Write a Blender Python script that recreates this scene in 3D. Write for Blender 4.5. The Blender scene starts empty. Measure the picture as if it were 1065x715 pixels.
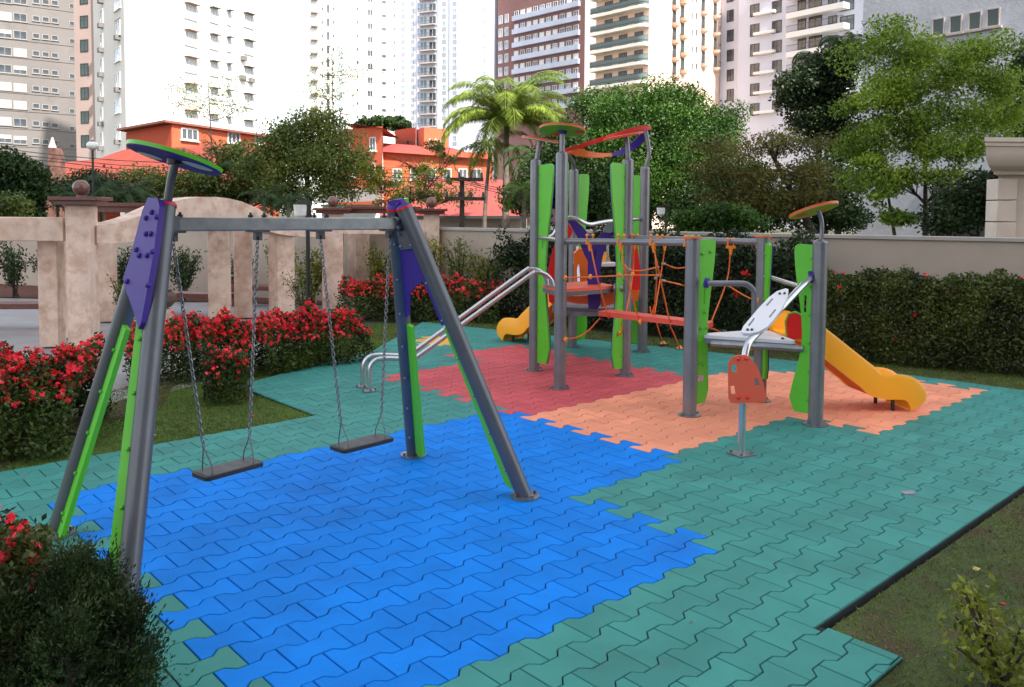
import bpy, math, random
import numpy as np
from mathutils import Vector, Matrix
R = math.radians
random.seed(7)
RNG = np.random.default_rng(11)
C = bpy.context.scene.collection
SC = bpy.context.scene

# ------------------------------------------------------------------ camera
F, PITCH, ROLL, CX, CY, S = 859.35, 0.054538, 0.0070566, 532.5, 267.9, 2.0
cam = bpy.data.objects.new('camera', bpy.data.cameras.new('camera'))
C.objects.link(cam)
cam.location = (0, 0, S)
cam.rotation_euler = (Matrix.Rotation(R(90) - PITCH, 3, 'X') @ Matrix.Rotation(ROLL, 3, 'Z')).to_euler()
cam.data.sensor_width = 36.0
cam.data.lens = F / 1065 * 36
cam.data.shift_y = -(357.5 - CY) / 1065
cam.data.clip_end = 3000
SC.camera = cam

# ------------------------------------------------------------------ light
SUN_EL, SUN_AZ = R(47), math.atan2(-0.80, 0.60)          # azimuth in the xy plane, from +x
world = bpy.data.worlds.new('World'); SC.world = world; world.use_nodes = True
nt = world.node_tree; nt.nodes.clear()
sky = nt.nodes.new('ShaderNodeTexSky'); sky.sky_type = 'NISHITA'; sky.sun_disc = False
sky.sun_elevation = SUN_EL; sky.sun_rotation = R(90) - SUN_AZ
sky.air_density = 1.0; sky.dust_density = 1.5; sky.ozone_density = 1.0
hs = nt.nodes.new('ShaderNodeHueSaturation'); hs.inputs['Saturation'].default_value = 0.30
bg = nt.nodes.new('ShaderNodeBackground'); bg.inputs['Strength'].default_value = 0.15
wo = nt.nodes.new('ShaderNodeOutputWorld')
nt.links.new(sky.outputs[0], hs.inputs['Color']); nt.links.new(hs.outputs[0], bg.inputs[0]); nt.links.new(bg.outputs[0], wo.inputs[0])
sd = bpy.data.lights.new('sun', 'SUN'); sd.energy = 3.6; sd.angle = R(1.5); sd.color = (1.0, 0.94, 0.86)
sun = bpy.data.objects.new('sun', sd); C.objects.link(sun)
dirv = Vector((math.cos(SUN_AZ) * math.cos(SUN_EL), math.sin(SUN_AZ) * math.cos(SUN_EL), math.sin(SUN_EL)))
sun.rotation_euler = dirv.to_track_quat('Z', 'Y').to_euler()
vs = SC.view_settings
vs.view_transform = 'Standard'; vs.look = 'None'; vs.gamma = 1; vs.use_curve_mapping = False
vs.exposure = 1.55

# ------------------------------------------------------------------ survey: photograph pixel -> point in the place
def ray(px, py):
    du, dv = px - CX, py - CY
    cr, sr = math.cos(ROLL), math.sin(ROLL)
    u, v = du * cr + dv * sr, -du * sr + dv * cr
    zc, x = -v / F, u / F
    return Vector((x, math.cos(PITCH) + zc * math.sin(PITCH), -math.sin(PITCH) + zc * math.cos(PITCH)))
O0 = Vector((0, 0, S))
def G(px, py, z=0.0):
    d = ray(px, py); return O0 + d * ((z - S) / d.z)
def AT(px, py, Y):
    d = ray(px, py); return O0 + d * (Y / d.y)
def ON(px, py, P, N):
    d = ray(px, py); return O0 + d * ((Vector(P) - O0).dot(N) / d.dot(N))
YA = 0.7411648; U0, V0, TL, TW = 1.0625835 * S, 1.4041890 * S, 0.1449023 * S, 0.0861716 * S
E1 = Vector((math.cos(YA), math.sin(YA), 0)); E2 = Vector((math.sin(YA), -math.cos(YA), 0))
def LAT(u, v, z=0.0):
    a, b = U0 + u * TL, V0 + v * TW
    return Vector((a * E1.x - b * E1.y, a * E1.y + b * E1.x, z))

# ------------------------------------------------------------------ materials
def srgb(r, g, b):
    return tuple((c / 255 / 12.92) if c / 255 <= 0.04045 else ((c / 255 + 0.055) / 1.055) ** 2.4 for c in (r, g, b))
def mat(name, col, rough=0.6, metal=0.0, var=0.12, scale=6.0, bump=0.0, bscale=60.0, island=0.0, detail=4.0, spec=0.5, stain=None, coat=0.0):
    m = bpy.data.materials.new(name); m.use_nodes = True
    n = m.node_tree; p = n.nodes['Principled BSDF']
    p.inputs['Roughness'].default_value = rough; p.inputs['Metallic'].default_value = metal
    p.inputs['Specular IOR Level'].default_value = spec
    p.inputs['Coat Weight'].default_value = coat
    tc = n.nodes.new('ShaderNodeTexCoord')
    nz = n.nodes.new('ShaderNodeTexNoise'); nz.inputs['Scale'].default_value = scale; nz.inputs['Detail'].default_value = detail
    n.links.new(tc.outputs['Object'], nz.inputs['Vector'])
    mr = n.nodes.new('ShaderNodeMapRange'); mr.inputs[1].default_value = 0.3; mr.inputs[2].default_value = 0.7
    mr.inputs[3].default_value = 1 - var; mr.inputs[4].default_value = 1 + var
    n.links.new(nz.outputs['Fac'], mr.inputs[0])
    val = mr.outputs[0]
    if island:
        ge = n.nodes.new('ShaderNodeNewGeometry')
        m2 = n.nodes.new('ShaderNodeMapRange'); m2.inputs[3].default_value = 1 - island; m2.inputs[4].default_value = 1 + island
        n.links.new(ge.outputs['Random Per Island'], m2.inputs[0])
        mm = n.nodes.new('ShaderNodeMath'); mm.operation = 'MULTIPLY'
        n.links.new(val, mm.inputs[0]); n.links.new(m2.outputs[0], mm.inputs[1]); val = mm.outputs[0]
    vm = n.nodes.new('ShaderNodeVectorMath'); vm.operation = 'SCALE'; vm.inputs[0].default_value = col[:3]
    n.links.new(val, vm.inputs['Scale'])
    out = vm.outputs[0]
    if stain:
        scol, ssc, lo, hi = stain
        n3 = n.nodes.new('ShaderNodeTexNoise'); n3.inputs['Scale'].default_value = ssc; n3.inputs['Detail'].default_value = 6; n3.inputs['Roughness'].default_value = 0.65
        n.links.new(tc.outputs['Object'], n3.inputs['Vector'])
        m3 = n.nodes.new('ShaderNodeMapRange'); m3.inputs[1].default_value = lo; m3.inputs[2].default_value = hi
        n.links.new(n3.outputs['Fac'], m3.inputs[0])
        mx = n.nodes.new('ShaderNodeMix'); mx.data_type = 'RGBA'
        n.links.new(m3.outputs[0], mx.inputs['Factor']); n.links.new(out, mx.inputs['A']); mx.inputs['B'].default_value = (*scol, 1)
        out = mx.outputs['Result']
    n.links.new(out, p.inputs['Base Color'])
    if bump:
        nb = n.nodes.new('ShaderNodeTexNoise'); nb.inputs['Scale'].default_value = bscale; nb.inputs['Detail'].default_value = 5
        n.links.new(tc.outputs['Object'], nb.inputs['Vector'])
        b = n.nodes.new('ShaderNodeBump'); b.inputs['Strength'].default_value = bump; b.inputs['Distance'].default_value = 0.01
        n.links.new(nb.outputs['Fac'], b.inputs['Height']); n.links.new(b.outputs[0], p.inputs['Normal'])
    return m
def leafmat(name, dark, light, trans=0.3, rough=0.5, nscale=1.2):
    m = bpy.data.materials.new(name); m.use_nodes = True
    n = m.node_tree; p = n.nodes['Principled BSDF']; o = n.nodes['Material Output']
    ge = n.nodes.new('ShaderNodeNewGeometry')
    tc = n.nodes.new('ShaderNodeTexCoord')
    nz = n.nodes.new('ShaderNodeTexNoise'); nz.inputs['Scale'].default_value = nscale; nz.inputs['Detail'].default_value = 3
    n.links.new(tc.outputs['Object'], nz.inputs['Vector'])
    ad = n.nodes.new('ShaderNodeMath'); ad.operation = 'MULTIPLY_ADD'; ad.inputs[1].default_value = 0.62
    mr = n.nodes.new('ShaderNodeMapRange'); mr.inputs[1].default_value = 0.3; mr.inputs[2].default_value = 0.7; mr.inputs[3].default_value = -0.28; mr.inputs[4].default_value = 0.66
    n.links.new(nz.outputs['Fac'], mr.inputs[0])
    n.links.new(ge.outputs['Random Per Island'], ad.inputs[0]); n.links.new(mr.outputs[0], ad.inputs[2])
    mx = n.nodes.new('ShaderNodeMix'); mx.data_type = 'RGBA'
    mx.inputs['A'].default_value = (*dark, 1); mx.inputs['B'].default_value = (*light, 1)
    n.links.new(ad.outputs[0], mx.inputs['Factor'])
    n.links.new(mx.outputs['Result'], p.inputs['Base Color'])
    p.inputs['Roughness'].default_value = rough; p.inputs['Specular IOR Level'].default_value = 0.3
    tr = n.nodes.new('ShaderNodeBsdfTranslucent'); n.links.new(mx.outputs['Result'], tr.inputs['Color'])
    ms = n.nodes.new('ShaderNodeMixShader'); ms.inputs[0].default_value = trans
    n.links.new(p.outputs[0], ms.inputs[1]); n.links.new(tr.outputs[0], ms.inputs[2]); n.links.new(ms.outputs[0], o.inputs['Surface'])
    return m
def glassmat(name, col, rough=0.08):
    m = mat(name, col, rough, 0.0, 0.5, 0.6, spec=0.8, island=0.6); return m

M = {}
rub = dict(rough=0.74, var=0.10, scale=3.0, island=0.10, bump=0.5, bscale=220.0, spec=0.35)
M['teal'] = mat('teal rubber', (0.045, 0.25, 0.215), **rub, stain=((0.05, 0.15, 0.13), 1.6, 0.56, 0.9))
M['blue'] = mat('blue rubber', (0.0003, 0.205, 0.72), **{**rub, 'island': 0.09, 'spec': 0.2}, stain=((0.008, 0.115, 0.42), 1.3, 0.52, 0.9))
M['red'] = mat('red rubber', (0.60, 0.090, 0.105), **rub, stain=((0.36, 0.06, 0.07), 1.4, 0.52, 0.9))
M['orange'] = mat('salmon rubber', (0.85, 0.315, 0.18), **rub, stain=((0.68, 0.27, 0.17), 1.5, 0.52, 0.9))
M['yellow'] = mat('yellow rubber', (0.72, 0.42, 0.06), **rub)
M['joint'] = mat('dark rubber joint', (0.012, 0.018, 0.02), 0.95, var=0.4)
M['steel'] = mat('grey painted steel', (0.105, 0.112, 0.125), 0.36, 0.3, 0.10, 5.0, 0.05, 120, spec=0.5, stain=((0.15, 0.155, 0.16), 3.0, 0.55, 0.85))
M['post'] = mat('silver grey painted post', (0.20, 0.205, 0.225), 0.32, 0.4, 0.10, 5.0, 0.05, 120, stain=((0.27, 0.275, 0.28), 3.0, 0.55, 0.85))
M['galv'] = mat('galvanised steel', (0.24, 0.255, 0.27), 0.38, 0.75, 0.16, 14.0, 0.05, 90)
M['bright'] = mat('bright stainless tube', (0.55, 0.56, 0.58), 0.25, 0.85, 0.06, 10.0)
M['chain'] = mat('dull chain steel', (0.24, 0.24, 0.25), 0.4, 0.7, 0.2, 30)
M['green'] = mat('lime green panel', (0.105, 0.50, 0.022), 0.4, 0, 0.05, 4.0, 0.08, 300, spec=0.5)
M['lime'] = mat('lime green bolt', (0.09, 0.42, 0.02), 0.35, 0, 0.05)
M['purple'] = mat('purple panel', (0.040, 0.012, 0.22), 0.6, 0, 0.06, 4.0, 0.08, 300)
M['redp'] = mat('red panel', (0.70, 0.012, 0.012), 0.4, 0, 0.05, 4.0, 0.05, 300)
M['orangep'] = mat('orange panel', (0.72, 0.13, 0.012), 0.42, 0, 0.05, 4.0)
M['coral'] = mat('coral panel', (0.72, 0.105, 0.05), 0.45, 0, 0.05, 4.0, 0.08, 200)
M['plank'] = mat('coral red deck board', (0.68, 0.075, 0.045), 0.5, 0, 0.08, 5.0, 0.1, 150)
M['slide'] = mat('yellow slide plastic', (1.0, 0.42, 0.02), 0.33, 0, 0.06, 2.5, 0.03, 80, spec=0.5, stain=((0.78, 0.40, 0.08), 2.0, 0.6, 0.9))
M['white'] = mat('white panel', (0.70, 0.70, 0.74), 0.4, 0, 0.05, 4)
M['greyp'] = mat('blue grey deck', (0.10, 0.11, 0.135), 0.5, 0, 0.1, 6, 0.1, 100)
M['rope'] = mat('orange rope', (0.75, 0.15, 0.015), 0.65, 0, 0.15, 60, 0.4, 300)
M['ropefit'] = mat('orange rope fitting', (0.85, 0.25, 0.02), 0.45, 0, 0.06)
M['rubber'] = mat('black rubber', (0.018, 0.018, 0.02), 0.6, 0, 0.2, 12, 0.2, 120)
M['seattop'] = mat('scuffed seat rubber', (0.05, 0.05, 0.055), 0.55, 0, 0.5, 14, 0.3, 120)
M['black'] = mat('black paint', (0.012, 0.012, 0.013), 0.4)
M['bolt'] = mat('dark bolt', (0.05, 0.05, 0.06), 0.35, 0.5)
M['cream'] = mat('cream spot', (0.75, 0.72, 0.6), 0.5)

# ------------------------------------------------------------------ mesh helpers
class MB:
    def __init__(s): s.v, s.f, s.m, s.sm = [], [], [], []
    def add(s, vs_, fs, mi=0, smooth=False):
        o = len(s.v); s.v.extend(Vector(q) for q in vs_)
        for f in fs: s.f.append([o + i for i in f]); s.m.append(mi); s.sm.append(smooth)
    def box(s, c, size, rz=0.0, mi=0, rot=None):
        rm = rot if rot is not None else Matrix.Rotation(rz, 3, 'Z')
        c = Vector(c); h = Vector(size) / 2
        vs_ = [c + rm @ Vector((x * h.x, y * h.y, z * h.z)) for z in (-1, 1) for y in (-1, 1) for x in (-1, 1)]
        s.add(vs_, [(0, 2, 3, 1), (4, 5, 7, 6), (0, 1, 5, 4), (2, 6, 7, 3), (0, 4, 6, 2), (1, 3, 7, 5)], mi)
    def bar(s, a, b, w, h, mi=0):
        a, b = Vector(a), Vector(b); d = (b - a).normalized()
        up = Vector((0, 0, 1)) if abs(d.z) < 0.95 else Vector((0, 1, 0))
        x = d.cross(up).normalized(); y = x.cross(d)
        rm = Matrix((x, d, y)).transposed()
        s.box((a + b) / 2, (w, (b - a).length, h), rot=rm, mi=mi)
    def tube(s, pts, r, n=12, mi=0, caps=True):
        pts = [Vector(p) for p in pts]; k = len(pts)
        rs = r if isinstance(r, (list, tuple)) else [r] * k
        vs_, fs = [], []; x = None
        for i, p in enumerate(pts):
            d = ((pts[min(i + 1, k - 1)] - p).normalized() + (p - pts[max(i - 1, 0)]).normalized()).normalized()
            if x is None:
                up = Vector((0, 0, 1)) if abs(d.z) < 0.9 else Vector((1, 0, 0)); x = d.cross(up).normalized()
            else: x = (x - d * x.dot(d)).normalized()
            y = d.cross(x)
            for j in range(n):
                a = 2 * math.pi * j / n; vs_.append(p + (x * math.cos(a) + y * math.sin(a)) * rs[i])
        for i in range(k - 1):
            for j in range(n):
                fs.append((i * n + j, i * n + (j + 1) % n, (i + 1) * n + (j + 1) % n, (i + 1) * n + j))
        s.add(vs_, fs, mi, True)
        if caps:
            s.add(vs_[:n], [tuple(range(n))[::-1]], mi); s.add(vs_[-n:], [tuple(range(n))], mi)
    def cyl(s, p, r, h, n=16, mi=0, axis=(0, 0, 1)):
        s.tube([Vector(p), Vector(p) + Vector(axis).normalized() * h], r, n, mi)
    def sphere(s, c, r, n=12, mi=0, sz=1.0):
        c = Vector(c); vs_, fs = [], []; m_ = max(4, n // 2)
        for i in range(m_ + 1):
            t = math.pi * i / m_
            for j in range(n):
                a = 2 * math.pi * j / n
                vs_.append(c + Vector((r * math.sin(t) * math.cos(a), r * math.sin(t) * math.sin(a), sz * r * math.cos(t))))
        for i in range(m_):
            for j in range(n): fs.append((i * n + j, (i + 1) * n + j, (i + 1) * n + (j + 1) % n, i * n + (j + 1) % n))
        s.add(vs_, fs, mi, True)
    def prism(s, poly, off, mi=0, mi2=None, holes=()):
        """flat plate: polygon (3-D points) extruded by off; holes are joined to it with a keyhole cut"""
        poly = [Vector(p) for p in poly]
        for h in holes:
            h = [Vector(p) for p in h]
            i, j = min(((i, j) for i in range(len(poly)) for j in range(len(h))), key=lambda t: (poly[t[0]] - h[t[1]]).length)
            nrm = newell(poly)
            if newell(h).dot(nrm) > 0: h = h[::-1]; j = len(h) - 1 - j
            poly = poly[:i + 1] + h[j:] + h[:j + 1] + poly[i:]
        off = Vector(off); n = len(poly)
        if newell(poly).dot(off) > 0: poly = poly[::-1]
        a = poly; b = [p + off for p in poly]
        s.add(a, [tuple(range(n))], mi)
        s.add(b, [tuple(range(n))[::-1]], mi if mi2 is None else mi2)
        s.add(a + b, [(i, i + n, (i + 1) % n + n, (i + 1) % n)[::1] for i in range(n)], mi)
    def loft(s, A, B, mi=0, smooth=False):
        n = len(A); s.add(list(A) + list(B), [(i, i + 1, n + i + 1, n + i) for i in range(n - 1)], mi, smooth)
    def build(s, name, mats, parent=None, bevel=0.0, angle=35):
        me = bpy.data.meshes.new(name)
        o0 = parent_loc(parent) if parent is not None else Vector((0, 0, 0))
        loc = Vector((0, 0, 0))
        if parent is None and s.v:
            xs = [v.x for v in s.v]; ys = [v.y for v in s.v]; zs = [v.z for v in s.v]
            loc = Vector(((min(xs) + max(xs)) / 2, (min(ys) + max(ys)) / 2, min(zs))); o0 = loc
        me.from_pydata([v - o0 for v in s.v], [], s.f)
        if not isinstance(mats, (list, tuple)): mats = [mats]
        for m_ in mats: me.materials.append(m_)
        me.polygons.foreach_set('material_index', s.m); me.polygons.foreach_set('use_smooth', s.sm)
        me.update(); me.set_sharp_from_angle(angle=R(angle))
        o = bpy.data.objects.new(name, me); C.objects.link(o)
        if parent is not None: o.parent = parent
        else: o.location = loc
        if bevel:
            bv = o.modifiers.new('bevel', 'BEVEL'); bv.width = bevel; bv.segments = 2; bv.limit_method = 'ANGLE'
        return o
def newell(p):
    n = Vector((0, 0, 0))
    for i in range(len(p)): n += (p[i]).cross(p[(i + 1) % len(p)])
    return n
def parent_loc(p):
    v = Vector((0, 0, 0))
    while p is not None: v += p.location; p = p.parent
    return v
def thing(name, label, cat, loc, group=None):
    o = bpy.data.objects.new(name, None); C.objects.link(o); o.location = Vector(loc); o.empty_display_size = 0.2
    return tag(o, label, cat, group)
def tag(o, label, cat, group=None):
    o['label'] = label; o['category'] = cat
    if group: o['group'] = group
    return o
def structure(o): o['kind'] = 'structure'; return o
def stuff(o): o['kind'] = 'stuff'; return o
def part_copy(src, parent, loc, rz=0.0, scale=None):
    c = src.copy(); C.objects.link(c); c.parent = parent; c.location = loc; c.rotation_euler = (0, 0, rz)
    if scale is not None: c.scale = scale
    for ch in src.children:
        d = ch.copy(); C.objects.link(d); d.parent = c
    return c
def bezpts(pts, k=6):
    """rounded polyline (Catmull-Rom)"""
    pts = [Vector(p) for p in pts]; out = []
    P_ = [pts[0] * 2 - pts[1]] + pts + [pts[-1] * 2 - pts[-2]]
    for i in range(1, len(P_) - 2):
        a, b, c, d = P_[i - 1:i + 3]
        for j in range(k):
            t = j / k
            out.append(0.5 * ((2 * b) + (c - a) * t + (2 * a - 5 * b + 4 * c - d) * t * t + (3 * b - a - 3 * c + d) * t ** 3))
    out.append(pts[-1]); return out
def fillet(pts, r=0.08, k=5):
    pts = [Vector(p) for p in pts]; out = [pts[0]]
    for i in range(1, len(pts) - 1):
        a, b, c = pts[i - 1:i + 2]; d1 = (a - b); d2 = (c - b); q = min(r, d1.length * .45, d2.length * .45)
        p1, p2 = b + d1.normalized() * q, b + d2.normalized() * q
        for j in range(k + 1):
            t = j / k; out.append(p1 * (1 - t) ** 2 + b * 2 * t * (1 - t) + p2 * t * t)
    out.append(pts[-1]); return out

def leaf_mesh(name, pos, nrm_up, size, mats, parent, aspect=0.5, mi=None, droop=0.0, dirs=None):
    """many small rhombic leaves at pos (N,3)"""
    n = len(pos)
    a = RNG.normal(size=(n, 3)) if dirs is None else dirs + RNG.normal(size=(n, 3)) * 0.35
    a[:, 2] -= droop
    a /= np.linalg.norm(a, axis=1)[:, None] + 1e-9
    nn = RNG.normal(size=(n, 3)); nn[:, 2] += nrm_up
    b = np.cross(a, nn); b /= np.linalg.norm(b, axis=1)[:, None] + 1e-9
    sz = size * RNG.uniform(0.6, 1.3, n)[:, None]
    base = pos - a * sz * .5
    V = np.stack([base, base + a * sz * .5 + b * sz * aspect * .5, base + a * sz, base + a * sz * .5 - b * sz * aspect * .5], 1).reshape(-1, 3)
    o0 = np.array(parent_loc(parent)) if parent is not None else np.array([pos[:, 0].mean(), pos[:, 1].mean(), 0.0])
    V = V - o0
    me = bpy.data.meshes.new(name)
    me.vertices.add(4 * n); me.vertices.foreach_set('co', V.astype(np.float32).ravel())
    me.loops.add(4 * n); me.loops.foreach_set('vertex_index', np.arange(4 * n, dtype=np.int32))
    me.polygons.add(n); me.polygons.foreach_set('loop_start', np.arange(0, 4 * n, 4, dtype=np.int32))
    me.polygons.foreach_set('loop_total', np.full(n, 4, dtype=np.int32))
    if not isinstance(mats, (list, tuple)): mats = [mats]
    for m_ in mats: me.materials.append(m_)
    if mi is not None: me.polygons.foreach_set('material_index', mi.astype(np.int32))
    me.update(calc_edges=True)
    o = bpy.data.objects.new(name, me); C.objects.link(o)
    if parent is not None: o.parent = parent
    else: o.location = o0
    return o
def blob_points(blobs, n, shell=0.55, clump=0.25, per=60):
    """points in a union of ellipsoids, gathered in leafy clumps of uneven size"""
    w = np.array([b[1][0] * b[1][1] * b[1][2] for b in blobs]) ** 0.7; w /= w.sum()
    nc = max(12, n // per); out = []
    idx = RNG.choice(len(blobs), nc, p=w)
    for k in range(len(blobs)):
        m_ = int((idx == k).sum())
        if not m_: continue
        d = RNG.normal(size=(m_, 3)); d /= np.linalg.norm(d, axis=1)[:, None]
        r = RNG.uniform(shell ** 2, 1.0, m_) ** 0.5 * RNG.uniform(0.75, 1.15, m_)
        out.append(np.array(blobs[k][0]) + d * r[:, None] * np.array(blobs[k][1]))
    cen = np.concatenate(out); pw = RNG.gamma(1.6, 1, len(cen)); sc = (.55 + .45 * pw / pw.mean())
    ii = RNG.choice(len(cen), n, p=pw / pw.sum())
    g = RNG.normal(size=(n, 3)); g *= (RNG.random(n) ** .35 / np.linalg.norm(g, axis=1) * 1.7)[:, None]
    return cen[ii] + g * clump * np.clip(sc[ii], .5, 1.5)[:, None] * np.array([1, 1, .55])

# ================================================================== SETTING
gm = mat('garden soil and turf', (0.045, 0.055, 0.022), 0.95, var=0.3, scale=0.8, stain=((0.06, 0.04, 0.025), 0.5, 0.5, 0.7))
b = MB(); b.add([(-1500, -300, -.07), (1500, -300, -.07), (1500, 1800, -.07), (-1500, 1800, -.07)], [(0, 1, 2, 3)])
structure(b.build('ground', gm))

def clip(poly, a, b_, c):                     # keep a*u+b*v<=c
    out = []
    for i in range(len(poly)):
        p, q = poly[i], poly[(i + 1) % len(poly)]
        dp, dq = a * p[0] + b_ * p[1] - c, a * q[0] + b_ * q[1] - c
        if dp <= 0: out.append(p)
        if (dp < 0 < dq) or (dq < 0 < dp):
            t = dp / (dp - dq); out.append((p[0] + (q[0] - p[0]) * t, p[1] + (q[1] - p[1]) * t))
    return out
def halfplane(p, q):                          # keeps the left of p->q
    a, b_ = (q[1] - p[1]), -(q[0] - p[0]); return a, b_, a * p[0] + b_ * p[1]
RIGHT = [halfplane((29.9, -5.6), (29.06, 13.4)), halfplane((29.06, 13.4), (23.3, 53.9))]
def inset(poly, g):
    pts = [Vector((p[0] * TL, p[1] * TW)) for p in poly]; n = len(pts); out = []
    for i in range(n):
        p, a, c = pts[i], pts[i - 1], pts[(i + 1) % n]
        d1, d2 = (p - a), (c - p)
        if d1.length < 1e-5 or d2.length < 1e-5: out.append(p); continue
        d1.normalize(); d2.normalize()
        n1, n2 = Vector((-d1.y, d1.x)), Vector((-d2.y, d2.x)); m_ = n1 + n2
        k = min(2.0, 1 / max(0.3, 1 + n1.dot(n2)) * 1.0)
        out.append(p + m_ * g * k)
    return [(p.x / TL, p.y / TW) for p in out]
def zone(uc, j):
    if 0 <= j <= 6 and -2.25 < uc < 7.25: return 1
    if 7 <= j <= 20 and -2.25 < uc < 11.75 and (j < 20 or uc < 1.2): return 1
    if 3 <= j <= 7 and 18.75 < uc < 28.25: return 3
    if 8 <= j <= 17 and 11.75 < uc < 28.25 - max(0, j - 12) * 1.0: return 3
    if 18 <= j <= 32 and 11.75 < uc < 21.75: return 2
    if 33 <= j <= 36 and 17 < uc < 21.75: return 2
    if 40 <= j <= 45 and 18.2 < uc < 20.9 and not (j in (40, 45) and not 19 < uc < 20.2): return 4
    return 0
A_ = 0.12
SHAPE = [(0, -.5 - A_), (.18, -.5 - A_), (.32, -.5 + A_), (.68, -.5 + A_), (.82, -.5 - A_), (1, -.5 - A_),
         (1, .5 + A_), (.82, .5 + A_), (.68, .5 - A_), (.32, .5 - A_), (.18, .5 + A_), (0, .5 + A_)]
b = MB()
for j in range(-8, 56):
    for i in range(-10, 31):
        u0 = i + (0 if j % 2 == 0 else .5); uc = u0 + .5
        if not -9.5 < uc < 30.5: continue
        poly = [(u0 + x, j + y) for x, y in SHAPE]
        for h in RIGHT: poly = clip(poly, *h) if poly else poly
        if poly and j <= -6: poly = clip(clip(poly, 1, 0, 5.7), 0, -1, 7.7)
        elif poly and uc > 5.7 and j < -3: poly = clip(poly, 0, -1, 5.38)
        if poly and j >= 26: poly = clip(poly, -1, 0, -6.45)
        elif poly and j == 25 and u0 < 6.45: poly = clip(poly, 0, 1, 25.45)
        if poly and j >= 34:
            poly = clip(poly, *halfplane((23.3, 53.9), (15, 41.9))) if uc > 15 else clip(poly, *halfplane((15, 41.9), (6.45, 36.1)))
        if len(poly) < 3: continue
        ar = 0.5 * sum(poly[k][0] * poly[(k + 1) % len(poly)][1] - poly[(k + 1) % len(poly)][0] * poly[k][1] for k in range(len(poly)))
        if ar < 0.03: continue
        jz = random.uniform(-.0012, .0012)
        r1 = [LAT(*p, -.003 + jz) for p in inset(poly, .0034)]; r2 = [LAT(*p, jz) for p in inset(poly, .0058)]
        r0 = [LAT(*p, -.02) for p in inset(poly, .0034)]
        n = len(poly); z = zone(uc, j)
        b.add(r0 + r1 + r2, [tuple(range(2 * n, 3 * n))] + [(k, (k + 1) % n, n + (k + 1) % n, n + k) for k in range(n)]
              + [(n + k, n + (k + 1) % n, 2 * n + (k + 1) % n, 2 * n + k) for k in range(n)], z)
for P_ in ([(-9, -5.4), (29.88, -5.4), (29.06, 13.4), (27.3, 25.5), (-9, 25.45)], [(-9, -7.7), (5.7, -7.7), (5.7, -5.4), (-9, -5.4)],
           [(6.45, 25.5), (27.3, 25.5), (24.99, 41.9), (15, 41.9), (6.45, 36.1)], [(15, 41.9), (24.99, 41.9), (23.3, 53.9)]):
    b.prism([LAT(*p, -.012) for p in P_], (0, 0, -.055), 5)
structure(b.build('playground_paving', [M['teal'], M['blue'], M['red'], M['orange'], M['yellow'], M['joint']]))

# lawns (soil sheets) and the grass that grows on them
turf = mat('thin turf', (0.050, 0.070, 0.016), 0.95, var=0.35, scale=5, bump=0.6, bscale=60, stain=((0.07, 0.042, 0.022), 2.2, 0.50, 0.66))
def sheet(name, pts, z, m): 
    q = MB(); q.add([(p.x, p.y, z) for p in pts], [tuple(range(len(pts)))]); return structure(q.build(name, m))
front_lawn = [LAT(5.7, -5.6), LAT(29.9, -5.6), LAT(33, -22), LAT(6, -22), LAT(-9, -12), LAT(-9, -7.7), LAT(5.7, -7.7)]
back_lawn = [LAT(29.9, -5.6), LAT(29.06, 13.4), LAT(23.3, 53.9), LAT(26.5, 56), LAT(32.5, 14), LAT(34.5, -8)]
side_lawn = [LAT(-12, 25.45), LAT(6.45, 25.5), LAT(6.45, 36.1), LAT(15, 41.9), LAT(23.3, 53.9), LAT(21, 56), LAT(8, 44), LAT(2, 40), LAT(-9, 31)]
sheet('front_lawn', front_lawn, -.022, turf); sheet('back_lawn', back_lawn, -.023, turf); sheet('side_lawn', side_lawn, -.024, mat('green turf', (0.060, 0.115, 0.016), 0.95, var=0.3, scale=5, bump=0.6, bscale=60))
grassm = leafmat('grass blade', (0.05, 0.10, 0.010), (0.18, 0.25, 0.035), 0.25, 0.6, 0.9)
drym = leafmat('dry grass and litter', (0.05, 0.022, 0.012), (0.16, 0.085, 0.045), 0.1, 0.8, 2.0)
def inpoly(P_, x, y):
    c = np.zeros(len(x), bool); n = len(P_)
    for i in range(n):
        a, d = P_[i], P_[(i + 1) % n]
        cond = ((a.y > y) != (d.y > y)) & (x < (d.x - a.x) * (y - a.y) / (d.y - a.y + 1e-12) + a.x); c ^= cond
    return c
def grass(name, poly, n, size, z, dry=0.4):
    xs = [p.x for p in poly]; ys = [p.y for p in poly]
    x = RNG.uniform(min(xs), max(xs), n); y = RNG.uniform(min(ys), max(ys), n)
    k = inpoly(poly, x, y) & (y > 0.8)
    x, y = x[k], y[k]
    pos = np.stack([x, y, np.full(len(x), z + size * .25)], 1)
    dr = np.stack([RNG.normal(size=len(x)) * .7, RNG.normal(size=len(x)) * .7, np.ones(len(x)) * .8], 1)
    patch = np.sin(x * 2.1 + 1.3 * np.sin(y * 1.7)) * .5 + np.sin(y * 3.1 + x) * .3
    mi = (RNG.random(len(x)) < dry + .3 * patch).astype(int)
    o = leaf_mesh(name, pos, 0.0, size, [grassm, drym], None, 0.16, mi, dirs=dr)
    return stuff(o)
grass('lawn_grass', front_lawn, 420000, 0.027, -.022, 0.22)
grass('lawn_grass', back_lawn, 120000, 0.04, -.023, 0.15)
grass('lawn_grass', side_lawn, 200000, 0.034, -.024, 0.04)

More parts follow.
